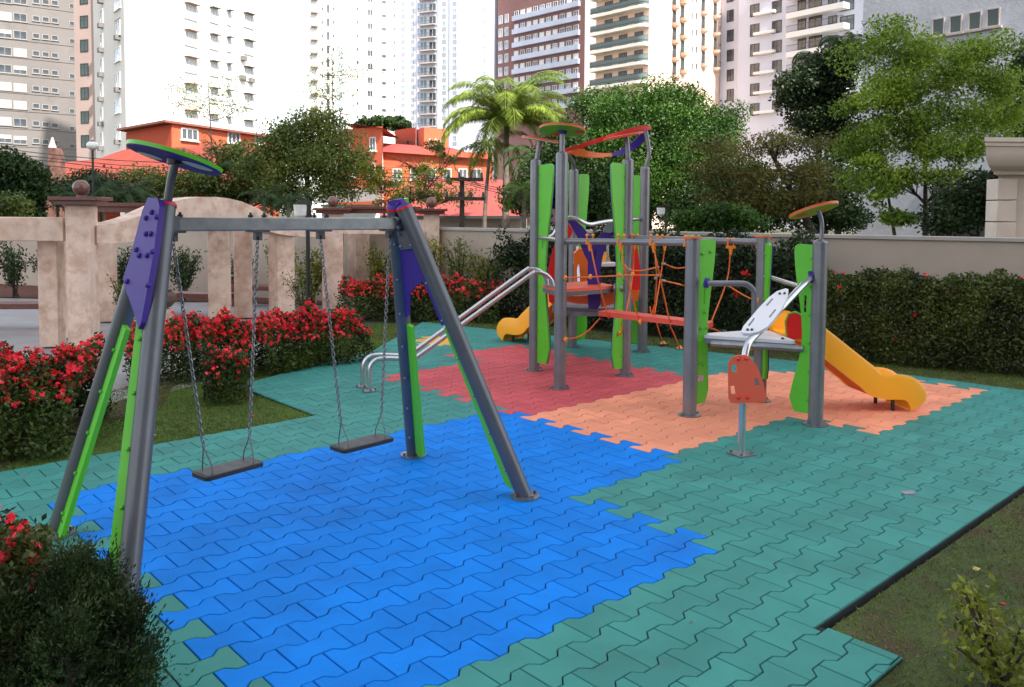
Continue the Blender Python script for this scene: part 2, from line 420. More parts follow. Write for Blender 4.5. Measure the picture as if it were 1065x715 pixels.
# planting beds and the light stone court round the pergola
soil = mat('red brown bed soil', (0.10, 0.032, 0.018), 0.95, var=0.4, scale=7, bump=0.8, bscale=30)
court = mat('pale stone court paving', (0.27, 0.27, 0.28), 0.55, var=0.16, scale=1.5, stain=((0.27, 0.22, 0.2), 1.0, 0.45, 0.7))
cp = [Vector((-16, 8.5, 0)), Vector((-4.1, 8.3, 0)), Vector((-3.2, 10.6, 0)), Vector((-2.7, 17.0, 0)), Vector((-2.7, 18.4, 0)), Vector((-16, 20, 0))]
q = MB(); nrow = 0
q.prism([(p.x, p.y, -.02) for p in cp], (0, 0, -.045), 0)
structure(q.build('court_paving', court))
sheet('planting_bed', [Vector((-16, 19.2, 0)), Vector((-2.0, 17.4, 0)), Vector((1.0, 16.2, 0)), Vector((1.5, 18, 0)), Vector((-2, 19.4, 0)), Vector((-16, 24, 0))], -.004, soil)
sheet('azalea_bed', [Vector((-7, 4.5, 0)), LAT(-9, 26.4), LAT(-2.6, 26.4), LAT(-1.2, 30.5), LAT(3.0, 33.5), LAT(4.8, 39.5), LAT(13, 46), Vector((-3.3, 11.5, 0)), Vector((-4.2, 8.4, 0)), Vector((-7, 7.5, 0))], -.016, mat('dark bed soil', (0.05, 0.022, 0.014), 0.95, var=0.4, scale=8, bump=0.8, bscale=30))

# ================================================================== SWING SET
RB, RF, LB = G(430, 474), G(546, 517), G(58, 556)
LF = G(130.5, 634)
mR, mL = (RB + RF) / 2, (LB + LF) / 2
aR = mR - E1 * 0.60 + Vector((0, 0, 2.02)); aL = mL + E1 * 0.44 + Vector((0, 0, 2.02))
sw = thing('swing_set', 'grey steel swing frame with two tilted A shaped ends and green and purple side panels', 'swing frame', (aR + aL).to_3d() * .5 - Vector((0, 0, 2.02)))
SWR = 0.056
def aframe(foot_far, foot_near, apex, gus):
    near_top = apex + E2 * .060; far_top = apex - E2 * .060
    nrm = (foot_near - apex).cross(foot_far - apex).normalized()
    if nrm.y > 0: nrm = -nrm                                  # faces the camera side
    legs = []
    for f, t in ((foot_far, far_top), (foot_near, near_top)):
        m_ = MB(); m_.tube([f, t], SWR, 20, 0); lg = m_.build('leg', M['steel'], sw); legs.append(lg)
        m_ = MB()
        m_.cyl(f + Vector((0, 0, .001)), .105, .012, 24, 0)
        for k in range(4):
            a = k * math.pi / 2 + .6; c_ = f + Vector((math.cos(a), math.sin(a), 0)) * .085
            m_.cyl(c_, .013, .035, 8, 0)
        m_.build('base_flange', M['galv'], lg)
        d = (t - f).normalized(); m_ = MB()
        m_.tube([t - d * .004, t + d * .012], SWR + .004, 20, 0)
        m_.build('end_ring', M['redp'], lg)
        m_ = MB(); m_.tube([t + d * .012, t + d * .022, t + d * .032], [SWR, SWR * .9, SWR * .55], 20, 0); m_.build('end_cap', M['purple'], lg)
    return nrm, near_top, far_top, legs
nR, ntR, ftR, legsR = aframe(RB, RF, aR, None)
nL, ntL, ftL, legsL = aframe(LB, LF, aL, None)

def strip(foot, top, toward, t0, t1, w0, w1, nrm, name, m, bolts=True, side=None):
    """panel strip along the inner side of a leg, t measured up the leg"""
    d = (top - foot); side = (toward - foot) if side is None else Vector(side)
    if nrm is None: nrm = d.cross(side).normalized(); nrm = nrm if nrm.y < 0 else -nrm
    side = (side - d * side.dot(d) / d.length_squared).normalized()
    p = lambda t, s_: foot + d * t + side * (SWR - .012 + s_)
    m_ = MB()
    out = [p(t0 + .012, 0), p(t0, w0 * .55), p(t0 + .02, w0)]
    for k in range(1, 7): tt = t0 + .02 + (t1 - t0 - .02) * k / 6; out.append(p(tt, w0 + (w1 - w0) * k / 6))
    out.append(p(t1, 0))
    off = nrm * .030
    m_.prism([q + nrm * -.016 for q in out], off, 0)
    o = m_.build(name, m, sw, bevel=.003)
    if bolts:
        for k in range(5):
            tt = t0 + (t1 - t0) * (k + .6) / 5.2
            q = MB(); q.sphere(p(tt, .018) + nrm * .018, .013, 8, 0); q.build('bolt', M['lime'], o)
    return o
cR, cL = (RB + RF) / 2, (LB + LF) / 2
strip(RB, ftR, RF, .02, .58, .10, .065, nR, 'green_panel', M['green'], False)
strip(RF, ntR, RB, .03, .60, .11, .06, nR, 'green_panel', M['green'], False)
strip(LB, ftL, LF, .01, .66, .085, .085, nL, 'green_panel', M['green'])
strip(LF, ntL, LB, .01, .72, .062, .045, None, 'green_panel', M['green'], True, (-.95, -.1, 0))

def plate_px(px, P_, N_, th, name, m, parent, holes=(), bevel=.003, back=.5):
    N_ = Vector(N_).normalized()
    pts = [ON(x, y, P_, N_) for x, y in px]
    hs_ = [[ON(x, y, P_, N_) for x, y in h] for h in holes]
    m_ = MB(); m_.prism([p + N_ * th * (1 - back) for p in pts], -N_ * th, 0, holes=[[p + N_ * th * (1 - back) for p in h] for h in hs_])
    return m_.build(name, m, parent, bevel=bevel)
# purple gussets (right one with the inverted V cut, left one a long triangle)
gR = plate_px([(405, 209), (411, 207.5), (418, 207), (421, 212), (428, 228), (441, 259), (456, 303), (467, 336), (461, 338), (451, 313), (441, 291), (431, 298), (425, 306), (424.5, 329), (418, 329), (412, 280), (408, 240)],
              aR, nR, .034, 'gusset', M['purple'], sw)
gL = plate_px([(157, 206), (167, 207.5), (169, 215), (163.5, 260), (156.5, 300), (150, 336), (147, 343), (144, 330), (132, 297), (131, 290), (140, 262), (151, 220)],
              aL + nL * .062, nL, .034, 'gusset', M['purple'], sw)
for g_, N_, A0, px in ((gL, nL, aL, [(158, 221), (152, 227), (163, 226), (152, 243.5), (157, 243.5), (142, 260), (145, 266), (153, 266), (158.5, 262), (132.5, 293), (154, 297)]),
                       (gR, nR, aR, [(414, 213)])):
    for x, y in px:
        q = MB(); q.sphere(ON(x, y, A0 + N_ * (.082 if g_ is gL else .02), N_), .0165, 10); q.build('bolt', M['purple'], g_)
# small green keeper tabs at the apex
plate_px([(168, 208), (172, 207.5), (173, 214), (169.5, 214)], aL - nL * .05, nL, .03, 'green_tab', M['green'], sw)
plate_px([(419, 206.5), (423, 206.5), (424, 212), (420, 212)], aR - nR * .05, nR, .03, 'green_tab', M['green'], sw)
# beam and its end brackets
BZ = 1.915
bA = Vector((*(aL + E2 * .0).xy, BZ)) + E1 * .06 ; bB = Vector((*aR.xy, BZ)) - E1 * .02
m_ = MB(); m_.bar(bA, bB, .06, .082); m_.build('beam', M['galv'], sw, bevel=.006)
m_ = MB()
m_.bar(bB - E1 * .03 + Vector((0, 0, -.002)), bB + E1 * .09 + Vector((0, 0, -.002)), .075, .10)
for k in range(4):
    m_.sphere(bB + E1 * (-.02 + .085 * (k // 2)) + E2 * .045 + Vector((0, 0, -.03 + .06 * (k % 2))), .017, 8)
m_.build('beam_bracket', M['steel'], sw)
m_ = MB(); m_.bar(bA - E1 * .05, bA + E1 * .03, .075, .10); m_.build('beam_bracket', M['steel'], sw)
pb = [ON(x, y, aR + nR * .03, nR) for x, y in ((413, 240), (428, 238), (432, 258), (417, 260))]
m_ = MB(); m_.prism(pb, nR * .008)
for x, y in ((417, 257), (428.5, 256.5), (416, 244)): m_.sphere(ON(x, y, aR + nR * .04, nR), .014, 8)
m_.build('gusset_bracket', M['galv'], sw)
for lg, f, t, n_ in ((legsR[1], RF, ntR, nR), (legsR[0], RB, ftR, nR)):
    for k in range(7):
        q = MB(); p = f + (t - f) * (.1 + .13 * k); sd_ = (ntR - ftR).normalized() * (-1 if f is RF else 1)
        q.sphere(p + (n_ * .8 + sd_ * .6).normalized() * (SWR + .004), .011, 8); q.build('bolt', M['galv'], lg)

def disc_roof(parent, c, rx, ry, tilt_x, tilt_y, m_top, m_under, spots, m_spot, th=.022):
    """tilted round roof plate with spots let into its underside; tilt_x: rise per metre to the right, tilt_y: rise per metre going away"""
    a = Vector((1, 0, tilt_x)).normalized(); bb = Vector((0, 1, tilt_y)).normalized(); n_ = a.cross(bb).normalized()
    P_ = lambda r, t: c + a * rx * r * math.cos(t) + bb * ry * r * math.sin(t)
    N = 40
    m_ = MB(); ring = [P_(1, 2 * math.pi * k / N) for k in range(N)]; ring2 = [P_(.985, 2 * math.pi * k / N) - n_ * th for k in range(N)]
    m_.add(ring, [tuple(range(N))], 0); m_.add(ring + ring2, [(k, N + k, N + (k + 1) % N, (k + 1) % N) for k in range(N)], 0)
    rf = m_.build('roof_disc', m_top, parent)
    m_ = MB(); r3 = [P_(.97, 2 * math.pi * k / N) - n_ * (th + .006) for k in range(N)]
    m_.add(ring2 + r3, [(k, N + k, N + (k + 1) % N, (k + 1) % N) for k in range(N)], 0)
    m_.add(r3, [tuple(range(N))[::-1]], 0); m_.build('underside', m_under, rf)
    for (sx, sy, sr) in spots:
        m_ = MB(); cc = c + a * rx * sx + bb * ry * sy - n_ * (th + .009)
        m_.add([cc + a * sr * math.cos(2 * math.pi * k / 20) + bb * sr * math.sin(2 * math.pi * k / 20) for k in range(20)], [tuple(range(20))[::-1]])
        m_.build('spot', m_spot, rf)
    return rf, n_
dY = ntL.y - .02
dc = AT(183, 162.5, dY)
m_ = MB(); m_.tube([ntL - Vector((0, 0, .05)), ntL + (dc - ntL) * .5, dc - Vector((0, 0, .02))], .024, 14); m_.build('roof_pole', M['steel'], sw)
m_ = MB(); m_.cyl(dc - Vector((0, 0, .045)), .05, .03, 14); m_.build('roof_mount', M['black'], sw)
disc_roof(sw, dc, .262, .262, -.245, -.19, M['green'], M['purple'], [(.55, -.1, .085), (-.62, .15, .07)], M['cream'])

# hangers, chains, seats
def chain_links(m_, p, q_, pitch=.026):
    d = q_ - p; n = max(2, int(d.length / pitch)); t = d.normalized()
    x = t.cross(Vector((0.3, 1, 0.1))).normalized(); y = t.cross(x)
    for k in range(n):
        c = p + d * ((k + .5) / n); w = x if k % 2 else y; pts = []
        for s_ in range(10):
            a = 2 * math.pi * s_ / 10; pts.append(c + t * math.cos(a) * .017 + w * math.sin(a) * .010)
        m_.tube(pts + [pts[0]], .0036, 5, 0, caps=False)
def make_swing(xs, seat, label):
    (xl, yl), (xr, yr) = seat
    tops = []
    for x in xs:
        d = (bB - bA); best = min((bA + d * (t / 400) for t in range(401)), key=lambda p: abs(CX + F * (p.x / p.y) - x + ROLL * 0))
        tops.append(best - Vector((0, 0, .05)))
    mid = (tops[0] + tops[1]) / 2
    Yl = tops[0].y - .02; Yr = tops[1].y - .02
    L_, R_ = AT(xl, yl, Yl), AT(xr, yr, Yr); z = (L_.z + R_.z) / 2
    o = thing('swing', label, 'swing', ((L_ + R_) / 2), 'swings hanging from the steel frame')
    ax = Vector((R_.x - L_.x, R_.y - L_.y, 0)); hw = ax.length / 2; ax.normalize(); cr_ = Vector((ax.y, -ax.x, 0)); ct = Vector((*((L_ + R_) / 2).xy, z))
    out = []
    for (sx, sy, a0) in ((1, 1, 0), (-1, 1, 90), (-1, -1, 180), (1, -1, 270)):
        for k in range(5):
            a = R(a0 + 22.5 * k); out.append(ct + ax * (sx * (hw - .03) + .03 * math.cos(a)) + cr_ * (sy * .06 + .03 * math.sin(a)))
    m_ = MB(); m_.prism(out, (0, 0, -.024)); st = m_.build('seat', M['rubber'], o, bevel=.006)
    m_ = MB(); m_.prism([ct + (p - ct) * .9 + Vector((0, 0, .0025)) for p in out], (0, 0, -.004)); m_.build('seat_pad', M['seattop'], st)
    for tp, s_ in ((tops[0], -1), (tops[1], 1)):
        top = tp - Vector((0, 0, .045)); e = ct + ax * s_ * (hw - .06); j_ = e + Vector((0, 0, .15)) + (top - e) * .0
        e_j = e + (top - e).normalized() * .16
        m_ = MB(); chain_links(m_, e_j, top)
        ch = m_.build('chain', M['chain'], o)
        m_ = MB()
        for sy in (-1, 1): m_.tube([e + cr_ * sy * .055 + Vector((0, 0, -.01)), e + cr_ * sy * .05 + Vector((0, 0, .05)), e_j], .0045, 6)
        m_.build('chain_yoke', M['chain'], ch)
        m_ = MB()
        m_.box(tp + Vector((0, 0, .006)), (.13, .075, .014), math.atan2(E1.y, E1.x)); m_.box(tp + Vector((0, 0, -.025)), (.045, .04, .05), math.atan2(E1.y, E1.x))
        m_.tube([tp + Vector((0, 0, -.035)) - cr_ * .03, tp + Vector((0, 0, -.035)) + cr_ * .03], .013, 8)
        for k in (-1, 1):
            c_ = tp + E1 * .045 * k; m_.cyl(c_, .008, .122, 6); m_.cyl(c_ + Vector((0, 0, .092)), .017, .016, 8)
        m_.build('hanger', M['bolt'], o)
    return o
make_swing((177.5, 268), ((206, 489), (267, 483)), 'black rubber swing on chains beside the frame end that carries a roof disc')
make_swing((333, 405), ((349.5, 462.5), (402.5, 456.5)), 'black rubber swing on chains beside the frame end without a roof disc')

# ================================================================== CLIMBING FRAME WITH TOWER, ROPE BRIDGE AND SLIDES
T0, T1, T2, T3, T4 = G(555.5, 385), G(582, 404), G(650, 391), G(668, 366), G(595, 361)
PM, PR, PB_ = G(717, 432), G(848, 442), G(790, 417)
pl = thing('climbing_frame', 'climbing frame with tall tower, rope bridge and two yellow slides', 'climbing frame', ((T1 + PM) / 2).to_3d())
PR_ = .069
def post(p, h, cap=None, flange=True):
    m_ = MB(); m_.tube([p, p + Vector((0, 0, h))], PR_, 22); o = m_.build('post', M['post'], pl)
    m_ = MB()
    m_.cyl(p + Vector((0, 0, .001)), .115, .012, 24)
    for k in range(4):
        a = k * math.pi / 2 + .4; m_.cyl(p + Vector((math.cos(a), math.sin(a), 0)) * .096, .012, .03, 8)
    m_.build('base_flange', M['galv'], o)
    m_ = MB(); top = p + Vector((0, 0, h))
    if cap == 'orange':
        m_.tube([top, top + Vector((0, 0, .018))], .092, 24, 0); c_ = m_.build('post_cap', M['coral'], o)
        for k in range(3):
            q = MB(); q.sphere(top + Vector((-.05 + .05 * k, -.03, .02)), .017, 8); q.build('bolt', M['lime'], c_)
    else:
        m_.tube([top, top + Vector((0, 0, .012)), top + Vector((0, 0, .03))], [PR_ * .98, PR_ * .9, .03], 18); m_.build('post_cap', M['post'], o)
    return o
HP, HL = 2.635, 1.755
oT0, oT1, oT2, oT3, oT4 = (post(p, h) for p, h in ((T0, HP), (T1, HP + .02), (T2, HP), (T3, HP), (T4, HP - .02)))
oPM, oPR, oPB = post(PM, HL, 'orange'), post(PR, HL - .02), post(PB_, HL, 'orange')

def wing(p, owner, dirn, z0, z1, wt, wm, wb, m, nb=8, slot=None, edge=True):
    dirn = Vector(dirn).normalized(); nr = Vector((dirn.y, -dirn.x, 0))
    if nr.y > 0: nr = -nr
    P_ = lambda s_, z: p + dirn * (PR_ - .008 + s_) + Vector((0, 0, z))
    out = [P_(0, z0)]
    H = z1 - z0; seg = 14
    def w(t):                                  # width along the height: flared foot, slim waist, broad rounded head
        if t < .45: k = t / .45; return wb + (wm - wb) * (3 * k * k - 2 * k ** 3)
        k = (t - .45) / .55; return wm + (wt - wm) * (3 * k * k - 2 * k ** 3)
    for k in range(seg + 1):
        t = k / seg; zz = z0 + .03 + (H - .06) * t
        out.append(P_(w(t), zz))
    rr = min(.05, wt * .4)
    out[-1] = P_(wt, z1 - rr)
    for k in range(1, 6):
        a = k / 5 * math.pi / 2; out.append(P_(wt - rr + rr * math.cos(a), z1 - rr + rr * math.sin(a)))
    out.append(P_(0, z1 - .01))
    out[1] = P_(w(0) * .75, z0 + .01)
    hs_ = []
    if slot:
        zs, hh = slot; ww = .022; c_ = w((zs - z0) / H) * .55
        hs_ = [[P_(c_ - ww / 2, zs - hh / 2), P_(c_ + ww / 2, zs - hh / 2), P_(c_ + ww / 2, zs + hh / 2), P_(c_ - ww / 2, zs + hh / 2)]]
    m_ = MB(); m_.prism([q + nr * .014 for q in out], -nr * .028, 0, holes=[[q + nr * .014 for q in h] for h in hs_])
    o = m_.build('wing_panel', m, owner, bevel=.003)
    for k in range(nb):
        z = z0 + H * (k + .5) / nb
        q = MB(); q.sphere(P_(.016, z) + nr * .016, .0135, 8); q.build('bolt', M['lime'], owner)
    # purple edge strip behind the outer edge
    m_ = MB(); ed = out[1:-1]
    m_.add([q - nr * .0145 for q in ed] + [q - nr * .026 - dirn * .0 for q in ed], [(i, i + 1, len(ed) + i + 1, len(ed) + i) for i in range(len(ed) - 1)])
    m_.add([q - nr * .026 for q in ed] + [q - nr * .026 - dirn * .03 for q in ed], [(i, i + 1, len(ed) + i + 1, len(ed) + i) for i in range(len(ed) - 1)])
    m_.build('panel_edge', M['purple'], owner)
    return o
wing(T0, oT0, E2, .10, 2.60, .25, .13, .22, M['green'], 9, (1.63, .16))
wing(T4, oT4, E1, .08, 2.58, .26, .15, .26, M['green'], 8, (1.58, .16))
wing(T2, oT2, -E1, .10, 2.60, .25, .11, .19, M['green'], 8, (1.50, .16))
wing(T3, oT3, -E2, .10, 2.55, .23, .12, .20, M['green'], 8, (1.60, .16))
wing(T1, oT1, Vector((.5, .86, 0)), .12, 2.58, .09, .06, .08, M['green'], 6)
wing(PM, oPM, Vector((.85, .52, 0)), .10, 1.75, .24, .15, .18, M['green'], 6, (1.18, .16))
wing(PR, oPR, Vector((-.86, .5, 0)), .10, 1.72, .17, .08, .19, M['green'], 6, (1.15, .16))
wing(PB_, oPB, Vector((.18, -.98, 0)), .25, 1.70, .10, .06, .08, M['green'], 6)
for dz, dx in ((.62, .10), (.74, .14), (.86, .05), (.86, .13), (1.02, .1), (.5, .08), (1.6, .05), (1.62, .16)):
    q = MB(); q.sphere(PM + Vector((.85, .52, 0)) * (PR_ + dx) + Vector((.52, -.85, 0)) * .018 + Vector((0, 0, dz)), .017, 8); q.build('bolt', M['lime'], oPM)
m_ = MB(); lp = PM + Vector((.85, .52, 0)) * (PR_ + .055) + Vector((.52, -.85, 0)) * .0165 + Vector((0, 0, .36))
m_.box(lp, (.075, .003, .065), math.atan2(.52, .85)); m_.build('warning_label', mat('pale pink label', (.5, .3, .32), .5, var=.5, scale=60), oPM)
# warning text is too small to read in the photograph: grey bars stand for its two lines on the label material

# discs and poles on the tower
def pole(owner, p, h, pts, r=.022):
    m_ = MB(); m_.tube(fillet([p + Vector((0, 0, h - .04))] + pts, .1), r, 12); m_.build('roof_pole', M['post'], owner)
c1 = AT(585, 134, T1.y); pole(oT1, T1, HP, [c1 - Vector((0, 0, .03))], .03)
m_ = MB(); m_.cyl(c1 - Vector((0, 0, .06)), .05, .035, 14); m_.build('roof_mount', M['purple'], oT1)
disc_roof(oT1, c1, .262, .262, -.07, -.145, M['coral'], M['green'], [(.72, -.1, .06), (-.2, .65, .07)], M['redp'])
c0 = AT(562, 144, T0.y); pole(oT0, T0, HP, [c0 - Vector((0, 0, .02))], .03)
disc_roof(oT0, c0, .235, .235, -.16, .075, M['coral'], M['cream'], [], M['redp'])
c2 = AT(648, 140.5, T2.y); pole(oT2, T2, HP, [AT(653, 158, T2.y), AT(651.5, 141.5, T2.y)], .03)
disc_roof(oT2, c2, .25, .25, .205, .075, M['coral'], M['orangep'], [], M['redp'])
c4 = AT(587, 156.5, 11.0); pole(oT4, T4, HP, [T4 + Vector((-.02, -.1, HP + .1)), AT(588, 158, 11.4)], .03)
c3 = AT(672, 134, T3.y - .1); pole(oT3, T3, HP, [AT(675.5, 160, T3.y), AT(674.5, 152, T3.y), AT(671.5, 135, T3.y)], .03)
# twisted canopy
def band(name, top, bot, th, m, par, k=5):
    """curved strip between two edge lines given as (px, py, Y), with a real thickness along the view depth"""
    A = bezpts([AT(*q) for q in top], k); B = bezpts([AT(*q) for q in bot], k); o_ = Vector((0, th, 0)); n = min(len(A), len(B)); A, B = A[:n], B[:n]
    m_ = MB(); m_.loft(A, B, 0, True); m_.loft([p + o_ for p in B], [p + o_ for p in A], 0, True); m_.loft([p + o_ for p in A], A); m_.loft(B, [p + o_ for p in B])
    return m_.build(name, m, par)
cn = band('canopy', [(585, 155.3, 10.9), (600, 151.2, 10.5), (630, 141.3, 10.4), (655, 133.6, 10.8), (668, 130.8, 11.3), (676.5, 131.5, 11.9)],
          [(586.5, 158.2, 10.9), (603, 154, 10.5), (630, 146, 10.4), (652, 139.6, 10.8), (667, 135.4, 11.3), (677, 135, 11.9)], .10, M['redp'], pl)
band('canopy_band', [(588, 156.8, 11.0), (604.6, 154.8, 11.6), (612, 157.4, 12.0), (622.6, 159, 12.3), (636, 159.6, 12.5)],
     [(588.5, 158.2, 11.0), (600, 162, 11.6), (611, 163.7, 12.0), (623, 164, 12.3), (637, 162.8, 12.5)], .10, M['orangep'], cn)
band('canopy_band', [(635, 159.5, 12.5), (645, 156, 12.6), (657, 148.5, 12.6), (667, 138.6, 12.4), (673, 132, 12.1)],
     [(636, 162.9, 12.5), (651, 160, 12.6), (663, 153.8, 12.6), (673.5, 142.5, 12.4), (677, 133.5, 12.1)], .10, M['purple'], cn)

# decks
def deck(pts, z, th, m, name, rim=None, rows=0):
    m_ = MB(); m_.prism([Vector((p[0], p[1], z)) for p in pts], (0, 0, -th)); o = m_.build(name, m, pl, bevel=.008)
    if rim:
        c_ = sum((Vector((p[0], p[1], 0)) for p in pts), Vector()) / len(pts)
        m_ = MB(); m_.prism([Vector((*(c_ + (Vector((p[0], p[1], 0)) - c_) * 1.0).xy, z - th - .001)) for p in pts], (0, 0, -.05)); m_.build('deck_frame', rim, o)
    return o
def rounded(pts, r=.15, k=5):
    out = []; n = len(pts); pts = [Vector((p[0], p[1], 0)) for p in pts]
    for i in range(n):
        a, b_, c_ = pts[i - 1], pts[i], pts[(i + 1) % n]; p1 = b_ + (a - b_).normalized() * r; p2 = b_ + (c_ - b_).normalized() * r
        for j in range(k + 1):
            t = j / k; out.append(p1 * (1 - t) ** 2 + b_ * 2 * t * (1 - t) + p2 * t * t)
    return out
d1 = deck(rounded([(T0.x + .06, T0.y - .25), (T1.x + .0, T1.y + .16), (T2.x - .13, T2.y - .02), (T0.x + .75, T0.y + .3)], .12), 1.115, .035, M['coral'], 'deck', M['greyp'])
deck(rounded([(T0.x + .2, T0.y + .35), (T1.x + .25, T1.y + 1.0), (T2.x - .08, T2.y + .3), (T3.x - .1, T3.y - .1), (T4.x + .1, T4.y - .15)], .2), .80, .05, M['greyp'], 'deck', M['post'])
m_ = MB(); m_.tube([T2 + Vector((-.16, -.05, 1.09)), T2 + Vector((-.05, -.07, 1.09))], .05, 14); m_.build('deck_bracket', M['galv'], d1)
dw = deck(rounded([(PM.x + .02, PM.y + .13), (PR.x - .17, PR.y + .07), (PB_.x - .0, PB_.y - .12)], .06), .79, .03, M['white'], 'deck', M['post'])
m_ = MB(); m_.tube([PM + Vector((.2, .0, .72)), PR + Vector((-.12, .05, .72))], .032, 10); m_.build('deck_rail', M['galv'], dw)
for x, y in ((814, 353), (783, 349)):
    q = MB(); q.sphere(G(x, y, .79), .02, 8); q.build('bolt', M['bolt'], dw)

# bars
def tube_part(pts, r, name, m, parent=pl, n=12, fl=.1):
    m_ = MB(); m_.tube(fillet(pts, fl) if fl else pts, r, n); return m_.build(name, m, parent)
BH = 1.69
tube_part([T0 + Vector((.05, -.06, BH)), T1 + Vector((-.03, .07, BH))], .026, 'cross_bar', M['bright'])
tube_part([T1 + Vector((.06, -.03, BH - .01)), PM + Vector((0, .05, BH + .02))], .034, 'cross_bar', M['post'])
tube_part([T2 + Vector((.06, -.03, BH + .01)), PB_ + Vector((0, .05, BH + .01))], .034, 'cross_bar', M['post'])
tube_part([T1 + Vector((.03, .07, BH + .02)), AT(583, 233, 9.8), AT(590, 226, 10.5), AT(600, 228, 11), AT(612, 234.5, 11.1), AT(626, 231.5, 11.2), AT(641, 229.5, 11.3), T3 + Vector((-.05, 0, 1.92))], .028, 'cross_bar', M['bright'], fl=.2)
tube_part([AT(571, 247, 9.9), AT(576, 244, 9.9), AT(580, 236, 9.9)], .022, 'cross_bar', M['bright'])
tube_part([AT(736, 295, 8.0), AT(776, 295, 7.95), AT(784.5, 302, 7.95), AT(784, 350, 7.95)], .028, 'guard_rail', M['post'], fl=.09)
tube_part([AT(737, 295, 8.03), AT(733, 294, 8.03)], .05, 'guard_rail_flange', M['purple'], fl=0)
tube_part([PB_ + Vector((.05, -.02, 1.335)), PR + Vector((-.05, .05, 1.28))], .024, 'guard_rail', M['bright'], fl=0)
tube_part([T4 + Vector((0, 0, 1.20)), AT(601, 255, 11.9), AT(602, 294, 11.4)], .022, 'guard_rail', M['bright'], fl=.1)
tube_part([AT(632, 254, 12.2), AT(632, 274, 12.2)], .022, 'guard_rail', M['bright'], fl=0)
m_ = MB(); m_.bar(AT(603, 275.5, 12.1), AT(640, 275, 12.1), .3, .05); m_.build('shelf_bar', M['white'], pl, bevel=.005)
# climbing handrail: two bent tubes from the ground to the deck
hr = [(384, 406.5), (384, 386), (389, 376), (401, 373), (427, 373.5), (437, 369), (545, 291), (556, 284), (566, 285), (573, 291), (575.5, 299)]
for off, dy_ in (((0, 0), 0.0), ((-6.5, -3.5), .22)):
    pts = []
    for i, (x, y) in enumerate(hr):
        Yh = 9.1 + dy_ + (9.78 + dy_ * .6 - 9.1 - dy_) * max(0, (x - 384)) / 191
        x2 = x + off[0] * (1 if x < 550 else .9); y2 = y + off[1]
        if i == 0: g = G(x2, y2); pts.append(Vector((g.x, AT(x2, y2, Yh).y, .0)))
        else: pts.append(AT(x2, y2, Yh))
    pts[0] = Vector((pts[1].x, pts[1].y, 0))
    pts[-1].z = 1.11
    o = tube_part(bezpts(pts, 5), .0265, 'climbing_rail', M['bright'], n=14, fl=0)
    m_ = MB(); m_.cyl(pts[0] + Vector((0, 0, .002)), .085, .012, 18)
    for k in range(4): a = k * 1.571 + .5; m_.cyl(pts[0] + Vector((math.cos(a), math.sin(a), 0)) * .068, .012, .035, 8)
    m_.build('base_flange', M['galv'], o)
    m_ = MB(); m_.cyl(pts[-1] + Vector((0, 0, .006)), .05, .012, 14); m_.build('top_flange', M['galv'], o)

# rope bridge plank
pk = [AT(622, 331, 9.42), AT(634, 326.2, 9.62), AT(742, 337.5, 8.62), AT(736, 344, 8.42)]
zz = .875
pk = [Vector((p.x, p.y, zz)) for p in pk]
m_ = MB(); m_.prism(pk, (0, 0, -.055)); m_.build('bridge_plank', M['plank'], pl, bevel=.008)
rp = []
def rope(pts, r=.0078):
    m_ = MB(); m_.tube(bezpts([AT(*p) for p in pts], 5), r, 7); return m_.build('net_rope', M['rope'], pl)
def lerpY(x, a, b): return a[1] + (b[1] - a[1]) * (x - a[0]) / (b[0] - a[0])
f1 = lambda x: lerpY(x, (582, T1.y), (717, PM.y)) ; f2 = lambda x: lerpY(x, (650, T2.y), (790, PB_.y))
kp = lambda x: lerpY(x, (622, 9.42), (737, 8.42)) ; kb = lambda x: lerpY(x, (634, 9.62), (741, 8.62))
nets = [
    [(614, 254, f1(614)), (621, 288, f1(621)), (633, 331.5, kp(633))],
    [(646, 255, f1(646)), (650, 281, f1(650)), (664.5, 334.5, kp(664))],
    [(679.5, 256, f1(680)), (686, 286, f1(684)), (697.5, 339, kp(697))],
    [(680.5, 256, f1(680)), (683, 290, f1(680)), (680, 328.5, kb(680))],
    [(716, 260, f1(716)), (717.5, 298, f1(716)), (712.5, 334, kb(712))],
    [(660, 250, f2(660)), (658, 286, f2(658)), (651, 327, kb(651))],
    [(692, 256, f2(692)), (687.5, 285, f2(690)), (680.5, 328, kb(680))],
    [(760, 259, f2(760)), (756, 292, f2(756)), (739, 337, kb(739))],
    [(588, 289, f1(588)), (621, 288, f1(621)), (643, 287, f1(646)), (650, 286.4, f1(650)), (686, 286.4, f1(686))],
    [(649, 276, f1(650)), (656, 281, f1(658)), (668, 281.5, f1(670)), (684, 278, f1(684))],
    [(690, 274, f2(690)), (703, 279, f2(703)), (719, 277.5, f1(717))],
    [(689, 292, f2(690)), (703, 295, f1(703)), (717, 299, f1(716))],
    [(756, 296.5, f2(756)), (768, 304, f2(768)), (779, 310, f2(780)), (787, 312.5, f2(788))],
    [(624, 331, 9.45), (612, 344, 9.4), (600, 351, 9.35), (588, 353, T1.y)],
    [(738, 341, 8.5), (746, 344, 8.55), (755, 350, 8.6), (765, 357, 8.66), (780, 362, 8.7)],
    [(646.5, 335, 9.4), (647, 345, 9.6), (644, 348, 9.9)],
    [(683, 329, kb(683)), (684, 340, 9.5), (690, 357, 11.0)],
    [(697.5, 340, kp(697)), (702, 350, 9.6), (707, 361.5, 10.6)],
    [(676, 319, 9.3), (678, 326, 9.3), (684, 306, 9.3)],
]
nets[16][-1] = (690, 357.6, G(690, 358).y); nets[17][-1] = (707, 362.5, G(707, 363).y)
for nn in nets: rope(nn)
